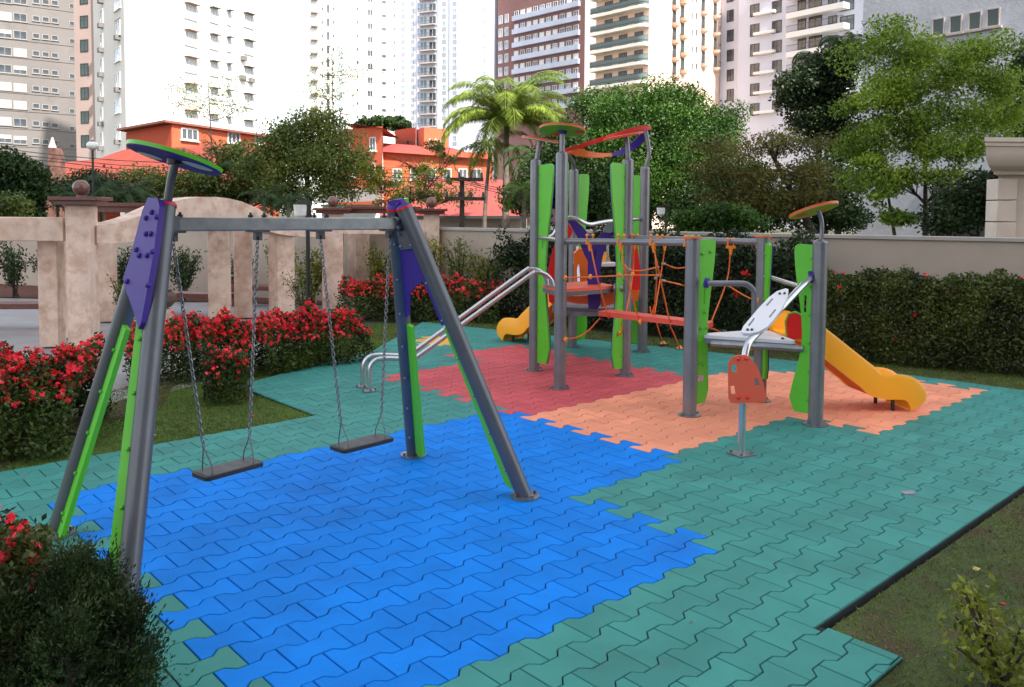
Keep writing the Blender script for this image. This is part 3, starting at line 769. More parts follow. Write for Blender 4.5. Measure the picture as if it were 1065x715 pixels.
for x, y, Yf in ((613.5, 252, f1), (646, 252.5, f1), (680, 253, f1), (716, 254, f1), (660, 251, f2), (691.5, 252, f2), (760, 256, f2)):
    Yq = Yf(x); c_ = AT(x, y, Yq); m_ = MB()
    m_.box(c_ + Vector((0, 0, -.012)), (.095, .04, .03)); m_.tube([c_, c_ + Vector((0, 0, -.1))], [.03, .011], 8)
    for s_ in (-1, 1):
        m_.tube([c_ + Vector((.032 * s_, 0, 0)), c_ + Vector((.032 * s_, 0, .075))], .008, 6); m_.sphere(c_ + Vector((.032 * s_, 0, .075)), .018, 8)
    m_.build('rope_clamp', M['ropefit'], pl)
for x, y, Yq in ((588, 289, T1.y - .06), (588, 353, T1.y - .06), (644, 286, T2.y - .12), (644, 347, T2.y - .12), (787, 312.5, 8.66), (782, 362, 8.7), (614, 288, f1(614)), (658, 285.5, f1(658)), (716, 298, f1(716)), (666, 335, 8.98)):
    m_ = MB(); m_.sphere(AT(x, y, Yq), .023, 10, 0, 1.3); m_.build('rope_knob', M['ropefit'], pl)
for x, y in ((690, 358), (707, 363)):
    p = G(x, y); m_ = MB(); m_.cyl(p + Vector((0, 0, .001)), .08, .01, 16); a_ = m_.build('ground_anchor', M['galv'], pl)
    m_ = MB(); m_.tube([p + Vector((0, 0, .011)), p + Vector((0, 0, .05))], [.05, .015], 10); m_.build('anchor_cone', M['ropefit'], a_)
for x, y, Yq, dx in ((647, 287, f1(647), 4), (683.5, 278.3, f1(684), 4), (690, 274.3, f2(690), 4), (684, 286.4, f1(684), 4), (690, 292, f2(690), 4), (649.5, 276.5, f1(650), 3), (682, 289.5, f1(682), 3)):
    m_ = MB(); m_.tube([AT(x - dx / 2, y, Yq), AT(x + dx / 2, y + .4, Yq)], .013, 8); m_.build('rope_ferrule', M['bright'], pl)

# slides
def slide(p0, dirn, z0, L, w, name, hump=.0):
    dirn = Vector((*dirn, 0)).normalized(); sd_ = Vector((dirn.y, -dirn.x, 0)); p0 = Vector((p0[0], p0[1], 0))
    prof = [(0, z0 + .02), (.12, z0 + .01), (.22, z0 - .03)]
    s0, s1 = .22, L * .66
    for k in range(1, 8):
        t = k / 8; prof.append((s0 + (s1 - s0) * t, (z0 - .03) + (.235 - z0 + .03) * t))
    prof += [(s1, .225), (s1 + .10, .19), (L * .80, .178), (L * .90, .175), (L * .96, .15), (L, .08), (L + .012, .02)]
    C3 = bezpts([p0 + dirn * a + Vector((0, 0, z)) for a, z in prof], 4)
    # cross-section: (across, up); closed outline with thick rounded rims
    hw = w / 2
    def sect(k):
        t = k / (len(C3) - 1)
        rim = .20 if t < .85 else .20 * max(.7, 1 - (t - .85) * 1.8)
        pts = [(-hw, -.05), (-hw, rim - .03), (-hw + .012, rim), (-hw + .045, rim), (-hw + .065, rim - .03), (-hw + .09, .015), (-hw + .13, 0), (0, -.006), (hw - .13, 0), (hw - .09, .015),
               (hw - .065, rim - .03), (hw - .045, rim), (hw - .012, rim), (hw, rim - .03), (hw, -.05), (hw - .03, -.05), (hw - .05, -.02), (0, -.03), (-hw + .05, -.02), (-hw + .03, -.05)]
        return pts
    vs_, fs = [], []; n = len(sect(0))
    for k, p in enumerate(C3):
        d = (C3[min(k + 1, len(C3) - 1)] - C3[max(k - 1, 0)]).normalized(); up_ = sd_.cross(d)
        if up_.z < -.0: up_ = -up_
        if d.z < -.75: up_ = (dirn * .8 + Vector((0, 0, .6)) * (1 if True else 0)).normalized()
        for a, h in sect(k):
            q = p + sd_ * a + up_ * h; q.z = max(q.z, .002); vs_.append(q)
    for k in range(len(C3) - 1):
        for j in range(n): fs.append((k * n + j, (k + 1) * n + j, (k + 1) * n + (j + 1) % n, k * n + (j + 1) % n))
    m_ = MB(); m_.add(vs_, fs, 0, True); m_.add(vs_[:n], [tuple(range(n))]); m_.add(vs_[-n:], [tuple(range(n))[::-1]])
    sl = m_.build(name, M['slide'], pl, angle=50)
    # ribs underneath
    m_ = MB()
    for k in range(-2, 3): m_.tube([p + sd_ * (k * w * .17) - Vector((0, 0, .035)) for p in C3[2:-8]], .018, 6)
    m_.build('slide_ribs', M['orangep'], sl)
    m_ = MB(); q0 = p0 + dirn * (L * .86)
    for s_ in (-1, 1): m_.tube([q0 + sd_ * s_ * hw * .7 + Vector((0, 0, .15)), q0 + sd_ * s_ * hw * .7 + Vector((0, 0, .0))], .02, 8)
    m_.build('slide_foot', M['black'], sl)
    # red side cheeks with lime edges at the top
    for s_ in (-1, 1):
        o_ = p0 + sd_ * s_ * (hw + .016)
        pts = [(-.03, -.02), (-.05, .16), (-.02, .235), (.05, .25), (.13, .21), (.2, .12), (.22, .0)]
        m_ = MB(); m_.prism([o_ + dirn * a + Vector((0, 0, z0 + h)) for a, h in pts], sd_ * s_ * .022); ck = m_.build('side_cheek', M['redp'], sl, bevel=.004)
        m_ = MB(); m_.tube([o_ + sd_ * s_ * .011 + dirn * (a + .006) + Vector((0, 0, z0 + h + .006)) for a, h in pts], .012, 6); m_.build('cheek_edge', M['lime'], ck)
        m_ = MB(); m_.prism([p0 + sd_ * s_ * (hw - .005) + dirn * a + Vector((0, 0, z0 + h)) for a, h in ((.0, .0), (.0, .2), (.07, .235), (.2, .21), (.34, .1), (.3, -.05))], -sd_ * s_ * .05); m_.build('slide_hood', M['slide'], sl, bevel=.02)
    return sl
slide((2.73, 8.40), (.985, .11), .775, 1.36, .46, 'slide')
slide((.93, 11.85), (-.65, .76), .80, 1.40, .46, 'slide')

# coloured side plates of the tower
NP = Vector((-.05, -1, 0))
plate_px([(590, 229), (598.5, 229.5), (606, 236), (612, 243.5), (617.5, 254), (622, 247), (625.6, 242.5), (639, 238.5), (638, 243.5), (631, 255), (626.8, 267), (624.8, 280), (624.6, 300), (624.5, 317), (621, 322), (612, 321), (611, 297), (611.3, 272), (607.6, 265), (600, 246), (594, 236)],
         (1.1, 10.2, 1), NP, .03, 'arch_panel', M['purple'], pl, holes=[[(618.5, 262), (621, 258), (618.8, 272), (617.6, 271)]])
plate_px([(627, 241), (630, 234), (638, 230), (641, 231), (640, 240), (634, 243)], (1.1, 10.15, 1), NP, .02, 'arch_bracket', M['galv'], pl)
plate_px([(590.8, 232), (596.2, 240), (590.7, 252.7), (586.5, 262), (583, 280), (582, 300), (584, 317), (577, 318), (571, 314), (569.5, 300), (570, 281), (572.7, 267), (577, 253.8), (583, 241)], (.6, 10.9, 1), NP, .03, 'side_arch', M['redp'], pl)
plate_px([(655, 236), (659, 243), (663, 258), (665.5, 278), (665.5, 302), (657, 302), (656, 270)], (1.5, 11.5, 1), NP, .03, 'side_arch', M['redp'], pl)
plate_px([(665.5, 302.5), (663, 312), (657, 317), (656, 302.5)], (1.5, 11.48, 1), NP, .03, 'side_arch_foot', M['orangep'], pl)
plate_px([(587, 306.5), (598, 308.5), (613, 308), (613, 316.5), (600, 316), (587, 313.5)], (1, 10.24, 1), NP, .025, 'deck_side', M['orangep'], pl)
plate_px([(624, 309), (632, 305.5), (641, 303.5), (641, 316), (633, 317.5), (625, 320)], (1, 10.24, 1), NP, .025, 'deck_side', M['orangep'], pl)
plate_px([(597, 264), (602, 259), (609, 259), (612.5, 272), (612, 287), (606, 298), (598, 300)], (1, 11.6, 1), NP, .3, 'tunnel_side', M['orangep'], pl, back=1)
plate_px([(600, 266), (601, 262), (611, 263.5), (611.5, 270), (606, 275), (601, 274)], (1, 12.3, 1), NP, .05, 'tunnel_lip', M['slide'], pl)
plate_px([(622, 266), (628, 262), (633, 263), (635, 273), (622, 274)], (1, 12.3, 1), NP, .05, 'tunnel_lip', M['slide'], pl)

# zig-zag climber: bent pole with a coral and a white foot plate
foot = G(771, 473); a0 = Vector((foot.x, foot.y, 0))
cpts = [a0, a0 + Vector((0, 0, .74)), a0 + Vector((.04, .05, .92)), Vector((2.32, 7.24, 1.115)), Vector((2.65, 7.56, 1.33)), PR + Vector((-.07, .02, 1.41))]
cl = tube_part(cpts, .031, 'climber_pole', M['bright'], n=16, fl=.12)
m_ = MB(); m_.box(a0 + Vector((0, 0, .007)), (.17, .17, .012), .5)
for k in range(4): a = k * 1.571 + .5 + .785; m_.cyl(a0 + Vector((math.cos(a), math.sin(a), 0)) * .085, .013, .035, 8)
m_.build('base_flange', M['galv'], cl)
m_ = MB(); m_.tube([PR + Vector((-.1, .02, 1.41)), PR + Vector((-.06, .01, 1.41))], .055, 14); m_.build('pole_flange', M['purple'], cl)
NC = Vector((-.22, -.97, .02))
cpn = a0 + Vector((-.01, -.05, .6))
cor = plate_px([(757, 386), (757.5, 378), (761, 372), (768, 369.5), (776, 369.5), (782, 373.5), (789, 385), (794, 399), (797, 412), (797, 416), (794, 418.5), (766, 419.5), (760, 419), (757.5, 414)],
         cpn, NC, .03, 'foot_plate', M['coral'], cl, holes=[[(760.5, 379.5), (765.5, 379), (766, 387), (761, 387)], [(784, 393.5), (788.5, 393), (790.5, 401.5), (785.5, 402)], [(759.5, 401.5), (763.5, 401), (765, 410), (760.5, 410)]])
for x, y in ((767.5, 373.5), (776, 373), (768, 413.5), (777, 413.5)):
    q = MB(); q.sphere(ON(x, y, cpn + NC * .02, NC), .017, 8); q.build('bolt', M['redp'], cor)
dW = (Vector((2.72, 7.56, 1.36)) - Vector((2.0, 6.85, .95))).normalized(); NW = dW.cross(Vector((.7, -.72, 0))).normalized()
if NW.z < 0: NW = -NW
NW = NW + Vector((-.1, -.45, 0)); NW = (NW - dW * NW.dot(dW)).normalized()
pW = Vector((2.32, 7.24, 1.115)) + NW * .06
wp = plate_px([(771, 346), (773, 341), (788, 323), (800, 310.5), (808, 304.5), (817, 301.5), (820, 302.5), (819.5, 309), (813, 323), (804, 335), (798, 341.5), (789, 346.5), (780, 348.5), (773, 348)],
              pW, NW, .03, 'foot_plate', M['white'], cl, holes=[[(796, 319), (803, 311.5), (804.5, 312.5), (798, 320)], [(799, 331.5), (806, 323), (807.3, 324), (801, 332)], [(777.5, 340), (784, 332), (785.3, 333), (779.5, 341)]])
for x, y in ((811, 305.5), (816, 305.2), (777.5, 343), (782, 343)):
    q = MB(); q.sphere(ON(x, y, pW + NW * .02, NW), .013, 8); q.build('bolt', M['bolt'], wp)
# disc over the right post
cD = AT(846, 217.5, PR.y); pole(oPR, PR, HL, [AT(855, 240, PR.y), AT(854.5, 228, PR.y), AT(850.5, 218.5, PR.y)], .02)
disc_roof(oPR, cD, .225, .225, .24, -.26, M['coral'], mat('olive lime panel', (.22, .40, .02), .45, var=.05), [(-.5, .1, .055), (.45, .35, .04)], M['redp'])

# ================================================================== WALLS, PERGOLA, GARDEN
M['wallp'] = mat('pale rendered wall', (0.46, 0.385, 0.315), 0.9, var=0.06, scale=2.0, bump=0.3, bscale=60, stain=((0.22, 0.2, 0.185), 0.8, 0.55, 0.95))
M['coping'] = mat('wall coping', (0.42, 0.38, 0.35), 0.85, var=0.1, scale=3)
wl = thing('boundary_wall', 'long pale rendered garden wall with a flat coping behind the hedges', 'wall', (2, 14.5, 0))
wpts = [Vector((-17, 23.4, 0)), Vector((-1.95, 17.6, 0)), Vector((9.6, 11.0, 0))]
for a, c_ in zip(wpts, wpts[1:]):
    m_ = MB(); m_.bar(a + Vector((0, 0, .80)), c_ + Vector((0, 0, .80)), .2, 1.62); m_.build('wall_panel', M['wallp'], wl)
    m_ = MB(); d_ = (c_ - a).normalized() * .1
    m_.bar(a - d_ + Vector((0, 0, 1.645)), c_ + d_ + Vector((0, 0, 1.645)), .29, .06); m_.build('coping', M['coping'], wl, bevel=.006)

stone = mat('pink beige travertine', (0.74, 0.565, 0.46), 0.75, var=0.14, scale=2.2, bump=0.35, bscale=25, stain=((0.54, 0.35, 0.26), 5.0, 0.42, 0.66), detail=10)
granite = mat('dark red granite', (0.13, 0.04, 0.03), 0.35, var=0.3, scale=40, spec=0.5)
pg = thing('pergola', 'pink beige stone pergola with square pillars, a curved arch beam and granite balls', 'pergola', (-5, 14, 0))
rzp = math.atan2(5.2, 2.37)
def pillar(px, py, w, zt, rz, cap=False, z0=0):
    g = G(px, py); g = Vector((g.x, g.y, 0)); m_ = MB(); m_.box(g + Vector((0, w * .4, zt / 2)), (w, w, zt), rz); o = m_.build('pillar', stone, pg, bevel=.012)
    t = g + Vector((0, w * .4, 0))
    if cap:
        m_ = MB(); m_.box(t + Vector((0, 0, zt + .03)), (w + .22, w + .22, .06), rz); m_.box(t + Vector((0, 0, zt + .085)), (w + .32, w + .32, .05), rz); m_.build('cap', granite, o, bevel=.006)
        m_ = MB(); m_.tube([t + Vector((0, 0, zt + .11)), t + Vector((0, 0, zt + .14))], .06, 14); m_.sphere(t + Vector((0, 0, zt + .24)), .112, 24); m_.build('ball_finial', mat('polished brown granite', (.16, .075, .06), .3, var=.4, scale=50), o)
    return t
tA = pillar(83, 366, .32, 2.06, .12, True)
pillar(51, 361, .27, 1.56, .12); pillar(67, 352, .2, 1.56, .12); pillar(109, 335, .28, 1.6, .2);
pillar(226, 337, .36, 1.78, .25); pillar(251, 331, .32, 1.8, .3)
pillar(291, 330, .36, 1.66, .75); tC = pillar(345, 322, .42, 1.95, .15, True)
pillar(372, 318, .34, 1.6, .75); tE = pillar(448, 321, .32, 1.95, .1, True)
dA = (tC - tA); dA.z = 0; dA.normalize(); nA = Vector((dA.y, -dA.x, 0))
top_px = [(101, 235), (120, 232.5), (133, 229), (145, 225), (158, 219), (170, 213.5), (183, 209), (197, 206.3), (212, 205), (225, 205), (238, 206.5), (252, 210), (264, 215), (277, 222), (288, 228), (300, 233), (315, 236.5), (333, 238.5)]
bot_px = [(333, 246.5), (318, 246.5), (303, 245.5), (290, 243.5), (280, 241), (268, 235.5), (256, 230.5), (243, 228), (228, 227.2), (212, 227.8), (198, 230), (185, 234.5), (172, 240.5), (160, 245.5), (148, 249.5), (135, 252), (120, 253), (101, 253.5)]
q_ = [ON(x, y, tA - nA * -.16, nA) for x, y in top_px + bot_px]
m_ = MB(); m_.prism(q_, -nA * .38); m_.build('arch_beam', stone, pg, bevel=.012)
m_ = MB(); m_.box((tA.x - 4.22, tA.y + .1, 1.715), (8.0, .36, .335)); m_.build('beam', stone, pg, bevel=.012)
m_ = MB(); m_.bar(tC + Vector((.21, -.02, 1.68)), tE + Vector((-.16, -.02, 1.68)), .34, .3); m_.build('beam', stone, pg, bevel=.012)
for (a, c_) in ((tC + Vector((.1, .8, 0)), tE + Vector((-.3, .7, 0))), (tA + Vector((-1.0, 1.6, 0)), tA + Vector((.75, 1.7, 0)))):
    m_ = MB(); m_.bar(a + Vector((0, 0, 2.0)), c_ + Vector((0, 0, 2.0)), .5, .09); m_.bar(a + Vector((0, 0, 2.075)), c_ + Vector((0, 0, 2.075)), .62, .06); m_.build('cornice', granite, pg, bevel=.006)
# stone plinth rings and benches
def bench(px, py, L, rz, label):
    g = G(px, py); o = thing('stone_bench', label, 'bench', (g.x, g.y, 0), 'low stone benches in the court')
    m_ = MB(); m_.box((g.x, g.y, .38), (L, .42, .09), rz); m_.build('seat_slab', granite, o, bevel=.008)
    for s_ in (-.38, .38):
        m_ = MB(); m_.box((g.x + math.cos(rz) * L * s_, g.y + math.sin(rz) * L * s_, .165), (.22, .34, .33), rz); m_.build('bench_support', granite, o)
bench(25, 341, 1.7, .1, 'dark granite bench left of the paired stone pillars')
bench(192, 327, 2.0, -.2, 'dark granite bench between the leaning swing leg and the arch pillars')
bench(270, 318, 1.6, -.2, 'dark granite bench half hidden between two arch pillars')
g = G(166, 338)
o = thing('stone_urn', 'round brown stone urn on a plinth behind the swing leg', 'urn', (g.x, g.y, 0))
m_ = MB(); m_.tube([(g.x, g.y, 0), (g.x, g.y, .28)], [.22, .2], 20); m_.build('plinth', stone, o)
m_ = MB(); m_.tube([Vector((g.x, g.y, z)) for z in (.28, .32, .42, .52, .6, .62)], [.1, .2, .28, .28, .2, .22], 22); m_.build('bowl', mat('brown stone', (.14, .09, .07), .8, var=.3, scale=14), o)

bark = mat('dark bark', (0.045, 0.032, 0.025), 0.95, var=0.4, scale=9, bump=1.0, bscale=25)
paleb = mat('grey palm bark', (0.16, 0.125, 0.10), 0.95, var=0.35, scale=6, bump=0.8, bscale=20)
L_ = {}
L_['azalea'] = leafmat('azalea leaf', (0.013, 0.028, 0.007), (0.080, 0.125, 0.02), 0.2, 0.5, 2.2)
L_['azdark'] = leafmat('dark hedge leaf', (0.007, 0.016, 0.006), (0.036, 0.066, 0.018), 0.2, 0.5, 1.4)
L_['hedge'] = leafmat('bronze green hedge leaf', (0.010, 0.022, 0.005), (0.11, 0.14, 0.024), 0.2, 0.5, 1.8)
L_['flower'] = leafmat('red azalea petal', (0.80, 0.010, 0.022), (1.0, 0.085, 0.11), 0.25, 0.6, 4)
L_['conifer'] = leafmat('dark cypress spray', (0.008, 0.020, 0.006), (0.06, 0.095, 0.024), 0.15, 0.6, 5)
L_['lime'] = leafmat('yellow green leaf', (0.05, 0.085, 0.008), (0.30, 0.31, 0.03), 0.3, 0.5, 2.5)
L_['mid'] = leafmat('mid green leaf', (0.010, 0.034, 0.005), (0.080, 0.18, 0.022), 0.3, 0.5, .5)
L_['bright'] = leafmat('fresh green leaf', (0.045, 0.105, 0.010), (0.30, 0.43, 0.045), 0.38, 0.5, .6)
L_['dark'] = leafmat('dark green leaf', (0.008, 0.022, 0.006), (0.05, 0.10, 0.02), 0.25, 0.5, .5)
L_['olive'] = leafmat('olive leaf', (0.045, 0.078, 0.016), (0.22, 0.265, 0.06), 0.25, 0.5, .6)
L_['bronze'] = leafmat('bronze leaf', (0.040, 0.052, 0.012), (0.19, 0.17, 0.035), 0.3, 0.5, .6)
L_['palm'] = leafmat('palm leaflet', (0.06, 0.12, 0.014), (0.30, 0.38, 0.06), 0.3, 0.45, .5)
L_['dpalm'] = leafmat('dark palm leaflet', (0.018, 0.045, 0.014), (0.085, 0.15, 0.045), 0.25, 0.5, .5)

def blossoms(parent, pos, n, size):
    idx = RNG.integers(0, len(pos), n // 5); c_ = pos[idx]
    p = np.repeat(c_, 5, 0) + RNG.normal(size=(len(c_) * 5, 3)) * size * .22
    d = RNG.normal(size=(len(p), 3)); d[:, 2] += .25; d[:, 1] -= .35
    return stuff(leaf_mesh('blossoms', p, 0.2, size, L_['flower'], parent, 0.75, dirs=d * .9))
def stems(parent, base, tips, r=.012, name='stem'):
    m_ = MB()
    for t in tips:
        b0 = Vector(base) + Vector((random.uniform(-.1, .1), random.uniform(-.1, .1), 0)) if not isinstance(base, list) else Vector(random.choice(base))
        t = Vector(t); mid = (b0 + t) / 2 + Vector((random.uniform(-.08, .08), random.uniform(-.08, .08), .05))
        m_.tube(bezpts([b0, mid, t], 3), [r * (1 - .12 * k) for k in range(7)], 5)
    return m_.build(name, bark, parent)
def hedge_pts(path, hw, h, n, z0=.02, bump=.10, power=2.6):
    path = [np.array(p, float) for p in path]; seg = [np.linalg.norm(q - p) for p, q in zip(path, path[1:])]; tot = sum(seg)
    s_ = RNG.uniform(0, tot, n); x = np.zeros((n, 3)); acc = 0; hh = np.zeros(n)
    for p, q, l in zip(path, path[1:], seg):
        k = (s_ >= acc) & (s_ <= acc + l); t = (s_[k] - acc) / l; d = (q - p)[:2] / l; acc += l
        nr = np.array([d[1], -d[0]])
        ang = RNG.uniform(0, np.pi, k.sum()); r = RNG.uniform(.45, 1.02, k.sum()) ** .45
        ca, sa = np.cos(ang), np.sin(ang)
        e = (np.abs(ca) ** power + np.abs(sa) ** power) ** (-1 / power)
        ss = s_[k]; wob = 1 + bump * (np.sin(ss * 5.1 + 2 * ang) + .7 * np.sin(ss * 11.3 - 3 * ang) + .5 * np.sin(ss * 23 + ang))
        off = ca * e * r * hw * wob; zz = sa * e * r * h * wob
        xy = p[:2] + np.outer(t, (q - p)[:2]) + off[:, None] * nr
        x[k, 0], x[k, 1], x[k, 2] = xy[:, 0], xy[:, 1], z0 + zz
        hh[k] = r * sa
    return x + RNG.normal(size=x.shape) * .02
def hedge(name, label, cat, path, hw, h, n, size, leaf, nfl=0, fsize=.06, group=None, fl_top=True, nst=30, z0=.02, bump=.1, fl_fn=None):
    c_ = np.mean([p[:2] for p in path], 0); o = thing(name, label, cat, (c_[0], c_[1], 0), group)
    P_ = hedge_pts(path, hw, h, n, z0, bump); leaf_mesh('foliage', P_, .4, size, leaf, o, .55)
    if nfl:
        Q = hedge_pts(path, hw * 1.04, h * 1.04, 6000, z0, bump); zrel = (Q[:, 2] - z0) / h
        k = (zrel > (.55 if fl_top else .25)) & (RNG.random(len(Q)) < np.clip(zrel * 1.2, .1, 1))
        if fl_fn is not None: k &= fl_fn(Q)
        blossoms(o, Q[k], nfl, fsize)
    tips = P_[RNG.integers(0, len(P_), nst)]; stems(o, [tuple(np.array(path[0]) * (1 - t) + np.array(path[-1]) * t) for t in RNG.random(12)] if len(path[0]) == 3 else [(*(np.array(path[0]) * (1 - t) + np.array(path[-1]) * t), 0) for t in RNG.random(12)], tips)
    return o
# azaleas on the left
AZG = 'red flowering azaleas beside the playground'
hedge('azalea_bush', 'broad red azalea bush behind the far left swing leg', 'azalea', [(-5.6, 6.9), (-3.75, 7.25)], .70, .72, 34000, .045, L_['azalea'], 10500, .044, AZG)
hedge('azalea_bush', 'small loose red azalea on the grass corner', 'azalea', [(-3.25, 8.65), (-2.85, 8.8)], .28, .52, 5600, .04, L_['azalea'], 800, .04, AZG, False)
hedge('azalea_hedge', 'clipped azalea hedge covered in red flowers in front of the arch', 'azalea hedge', [(-4.5, 9.6), (-3.3, 10.25), (-2.15, 11.35)], .46, .62, 30000, .042, L_['azalea'], 13000, .042, AZG)
hedge('azalea_hedge', 'farther red azalea hedge below the boundary wall', 'azalea hedge', [(-3.2, 16.0), (-.15, 15.3)], .5, .66, 18000, .055, L_['azalea'], 5500, .05, AZG)
hedge('azalea_bush', 'red azalea with light leaves at the front left edge', 'azalea', [(-2.35, 3.25), (-1.98, 3.45)], .27, .72, 8500, .034, L_['hedge'], 700, .034, AZG, False)
hedge('hedge', 'tall dark green hedge along the boundary wall behind the tower', 'hedge', [(-.15, 16.2), (1.6, 15.1), (4.6, 12.5)], .62, 1.52, 42000, .075, L_['azdark'], 90, .08, None, False, fl_fn=lambda Q: (Q[:, 0] > 3.2) & (Q[:, 2] > .6) & (Q[:, 2] < 1.15))
hedge('hedge', 'bronze green hedge with scattered red flowers on the right side', 'hedge', [(4.55, 12.0), (6.4, 10.95), (8.4, 9.7)], .62, 1.16, 60000, .055, L_['hedge'], 230, .065, None, False, nst=30, bump=.045)
# dark cypress shrub bottom left: short sprays round several leaders
def conifer(c_, cones):
    o = thing('cypress_shrub', 'dark ragged cypress shrub in front of the near swing leg', 'shrub', c_)
    PP, DD = [], []; m_ = MB()
    for (dx, dy, h, r, n) in cones:
        x0, y0 = c_[0] + dx, c_[1] + dy
        t = RNG.random(n) ** .8; a = RNG.uniform(0, 2 * np.pi, n)
        rr = r * (1 - t * .93) ** .75 * RNG.uniform(.35, 1.12, n) ** .6 * (1 + .25 * np.sin(a * 4 + t * 13) + .15 * np.sin(a * 7 - t * 23))
        cen = np.stack([x0 + rr * np.cos(a), y0 + rr * np.sin(a), .03 + t * h + RNG.normal(size=n) * .012], 1)
        d = np.stack([np.cos(a) * .6, np.sin(a) * .6, RNG.uniform(.3, 1.2, n)], 1)
        k = 9; ln = RNG.uniform(.03, .13, n); D = np.repeat(d, k, 0); u = np.tile(np.linspace(0, 1, k), n)
        PP.append(np.repeat(cen, k, 0) + D * (u * np.repeat(ln, k))[:, None] + RNG.normal(size=(n * k, 3)) * .007); DD.append(D)
        m_.tube([(x0, y0, -.04), (x0, y0, h * .8)], [.02, .006], 7)
        for _ in range(26):
            z = random.uniform(.05, h * .8); aa = random.uniform(0, 6.28); q = r * (1 - z / h) ** .7 * .8
            m_.tube([(x0, y0, z), (x0 + q * math.cos(aa), y0 + q * math.sin(aa), z + q * .5)], [.007, .003], 4)
    leaf_mesh('foliage', np.concatenate(PP), 0, .022, L_['conifer'], o, .30, dirs=np.concatenate(DD))
    m_.build('stem', bark, o); return o
conifer((-1.76, 3.2, 0), [(0.02, 0, .59, .18, 1300), (.20, .05, .38, .15, 700), (-.17, -.08, .46, .17, 900), (.09, -.16, .42, .17, 800), (.27, -.06, .20, .10, 380), (-.3, .0, .3, .14, 500), (.1, .12, .5, .12, 600), (-.06, .1, .48, .1, 500)])
def loose_shrub(name, label, c_, h, r, n, leaf, size, cat='shrub', group=None, ns=9):
    o = thing(name, label, cat, c_, group); tips = []; m_ = MB(); P_ = []
    for k in range(ns):
        a = random.uniform(0, 6.28); q = r * random.uniform(.3, 1); t = Vector(c_) + Vector((q * math.cos(a), q * math.sin(a), h * random.uniform(.65, 1)))
        pts = bezpts([Vector(c_) + Vector((random.uniform(-.05, .05), random.uniform(-.05, .05), 0)), Vector(c_).lerp(t, .5) + Vector((0, 0, h * .08)), t], 5)
        m_.tube(pts, [.012 * (1 - i / len(pts) * .7) for i in range(len(pts))], 5)
        for i in range(n // ns):
            u = random.uniform(.25, 1.03); i0 = min(int(u * (len(pts) - 1)), len(pts) - 2); p = pts[i0].lerp(pts[i0 + 1], u * (len(pts) - 1) - i0)
            P_.append(np.array(p) + RNG.normal(size=3) * size * .9)
    m_.build('stem', bark, o); leaf_mesh('foliage', np.array(P_), .8, size, leaf, o, .45); return o
loose_shrub('shrub', 'yellow green leafy shrub at the bottom right corner', (2.08, 3.38, -.04), .44, .30, 900, L_['lime'], .042)
for k, (x, y, h) in enumerate(((-2.75, 17.0, 1.35), (-2.2, 16.8, 1.5), (-1.65, 16.6, 1.55), (-1.05, 16.4, 1.45), (-.55, 16.3, 1.3))):
    loose_shrub('wall_shrub', 'yellow green upright shrub in front of the wall beside the dark hedge', (x, y, 0), h, .38, 1000, L_['lime'] if k % 2 == 0 else L_['olive'], .075, 'shrub', 'yellow green shrubs by the wall', 11)
for k, (x, y, h) in enumerate(((-12.2, 18.9, 1.35), (-11.2, 18.6, 1.3), (-10.4, 18.7, 1.2), (-9.0, 18.9, 1.2), (-8.0, 18.4, 1.35), (-7.2, 18.1, 1.3), (-6.1, 18.0, 1.3), (-5.0, 17.6, 1.4), (-4.2, 17.2, 1.2))):
    loose_shrub('bed_shrub', 'thin upright shrub in the red soil bed behind the pergola', (x, y, 0), h, .46, 1500, L_['dark'] if k < 7 else L_['lime'], .075, 'shrub', 'thin shrubs behind the pergola', 9)
loose_shrub('bed_shrub', 'loose dark shrub beside the stone urn behind the leaning swing leg', (-6.0, 12.9, 0), 1.0, .45, 500, L_['olive'], .065)
loose_shrub('bed_shrub', 'loose dark shrub beside the black lamp post and the arch pillar', (-3.75, 14.9, 0), .95, .4, 420, L_['olive'], .06)

# lamp posts of the garden
def lamp(px, Y, ytop, kind, label, xh=0):
    p = AT(px, 221, Y); p.z = 0; zt = AT(px, ytop, Y).z; o = thing('street_lamp', label, 'lamp', p, 'black lamp posts')
    m_ = MB(); m_.tube([p, p + Vector((0, 0, .12)), p + Vector((0, 0, .13)), p + Vector((0, 0, zt))], [.07, .07, .036, .032], 12); m_.build('pole', M['black'], o)
    glass = mat('white lamp glass', (.75, .75, .72), .3)
    if kind == 'globe':
        m_ = MB(); m_.sphere(p + Vector((0, 0, zt + .12)), .16, 18, 0, .85); m_.build('lamp_globe', glass, o)
        m_ = MB(); m_.tube([p + Vector((0, 0, zt + .225)), p + Vector((0, 0, zt + .26)), p + Vector((0, 0, zt + .28))], [.10, .07, .03], 16); m_.build('lamp_cap', M['steel'], o)
    else:
        m_ = MB(); m_.box(p + Vector((xh * .5, 0, zt - .08)), (abs(xh) + .12, .12, .06)); m_.build('lamp_arm', M['black'], o)
        m_ = MB(); m_.tube([p + Vector((xh, 0, zt - .11)), p + Vector((xh, 0, zt - .28)), p + Vector((xh, 0, zt - .33))], [.115, .10, .05], 14); m_.build('lamp_shade', glass, o)
    return o
lamp(97.5, 24, 156, 'globe', 'black lamp post with a white globe top before the tall buildings')
lamp(320, 13.2, 206, 'arm', 'black lamp post with a side lantern in front of the arch pillars', -.11)
lamp(692.5, 22, 212, 'arm', 'black lamp post with a white lantern behind the tower', -.13)

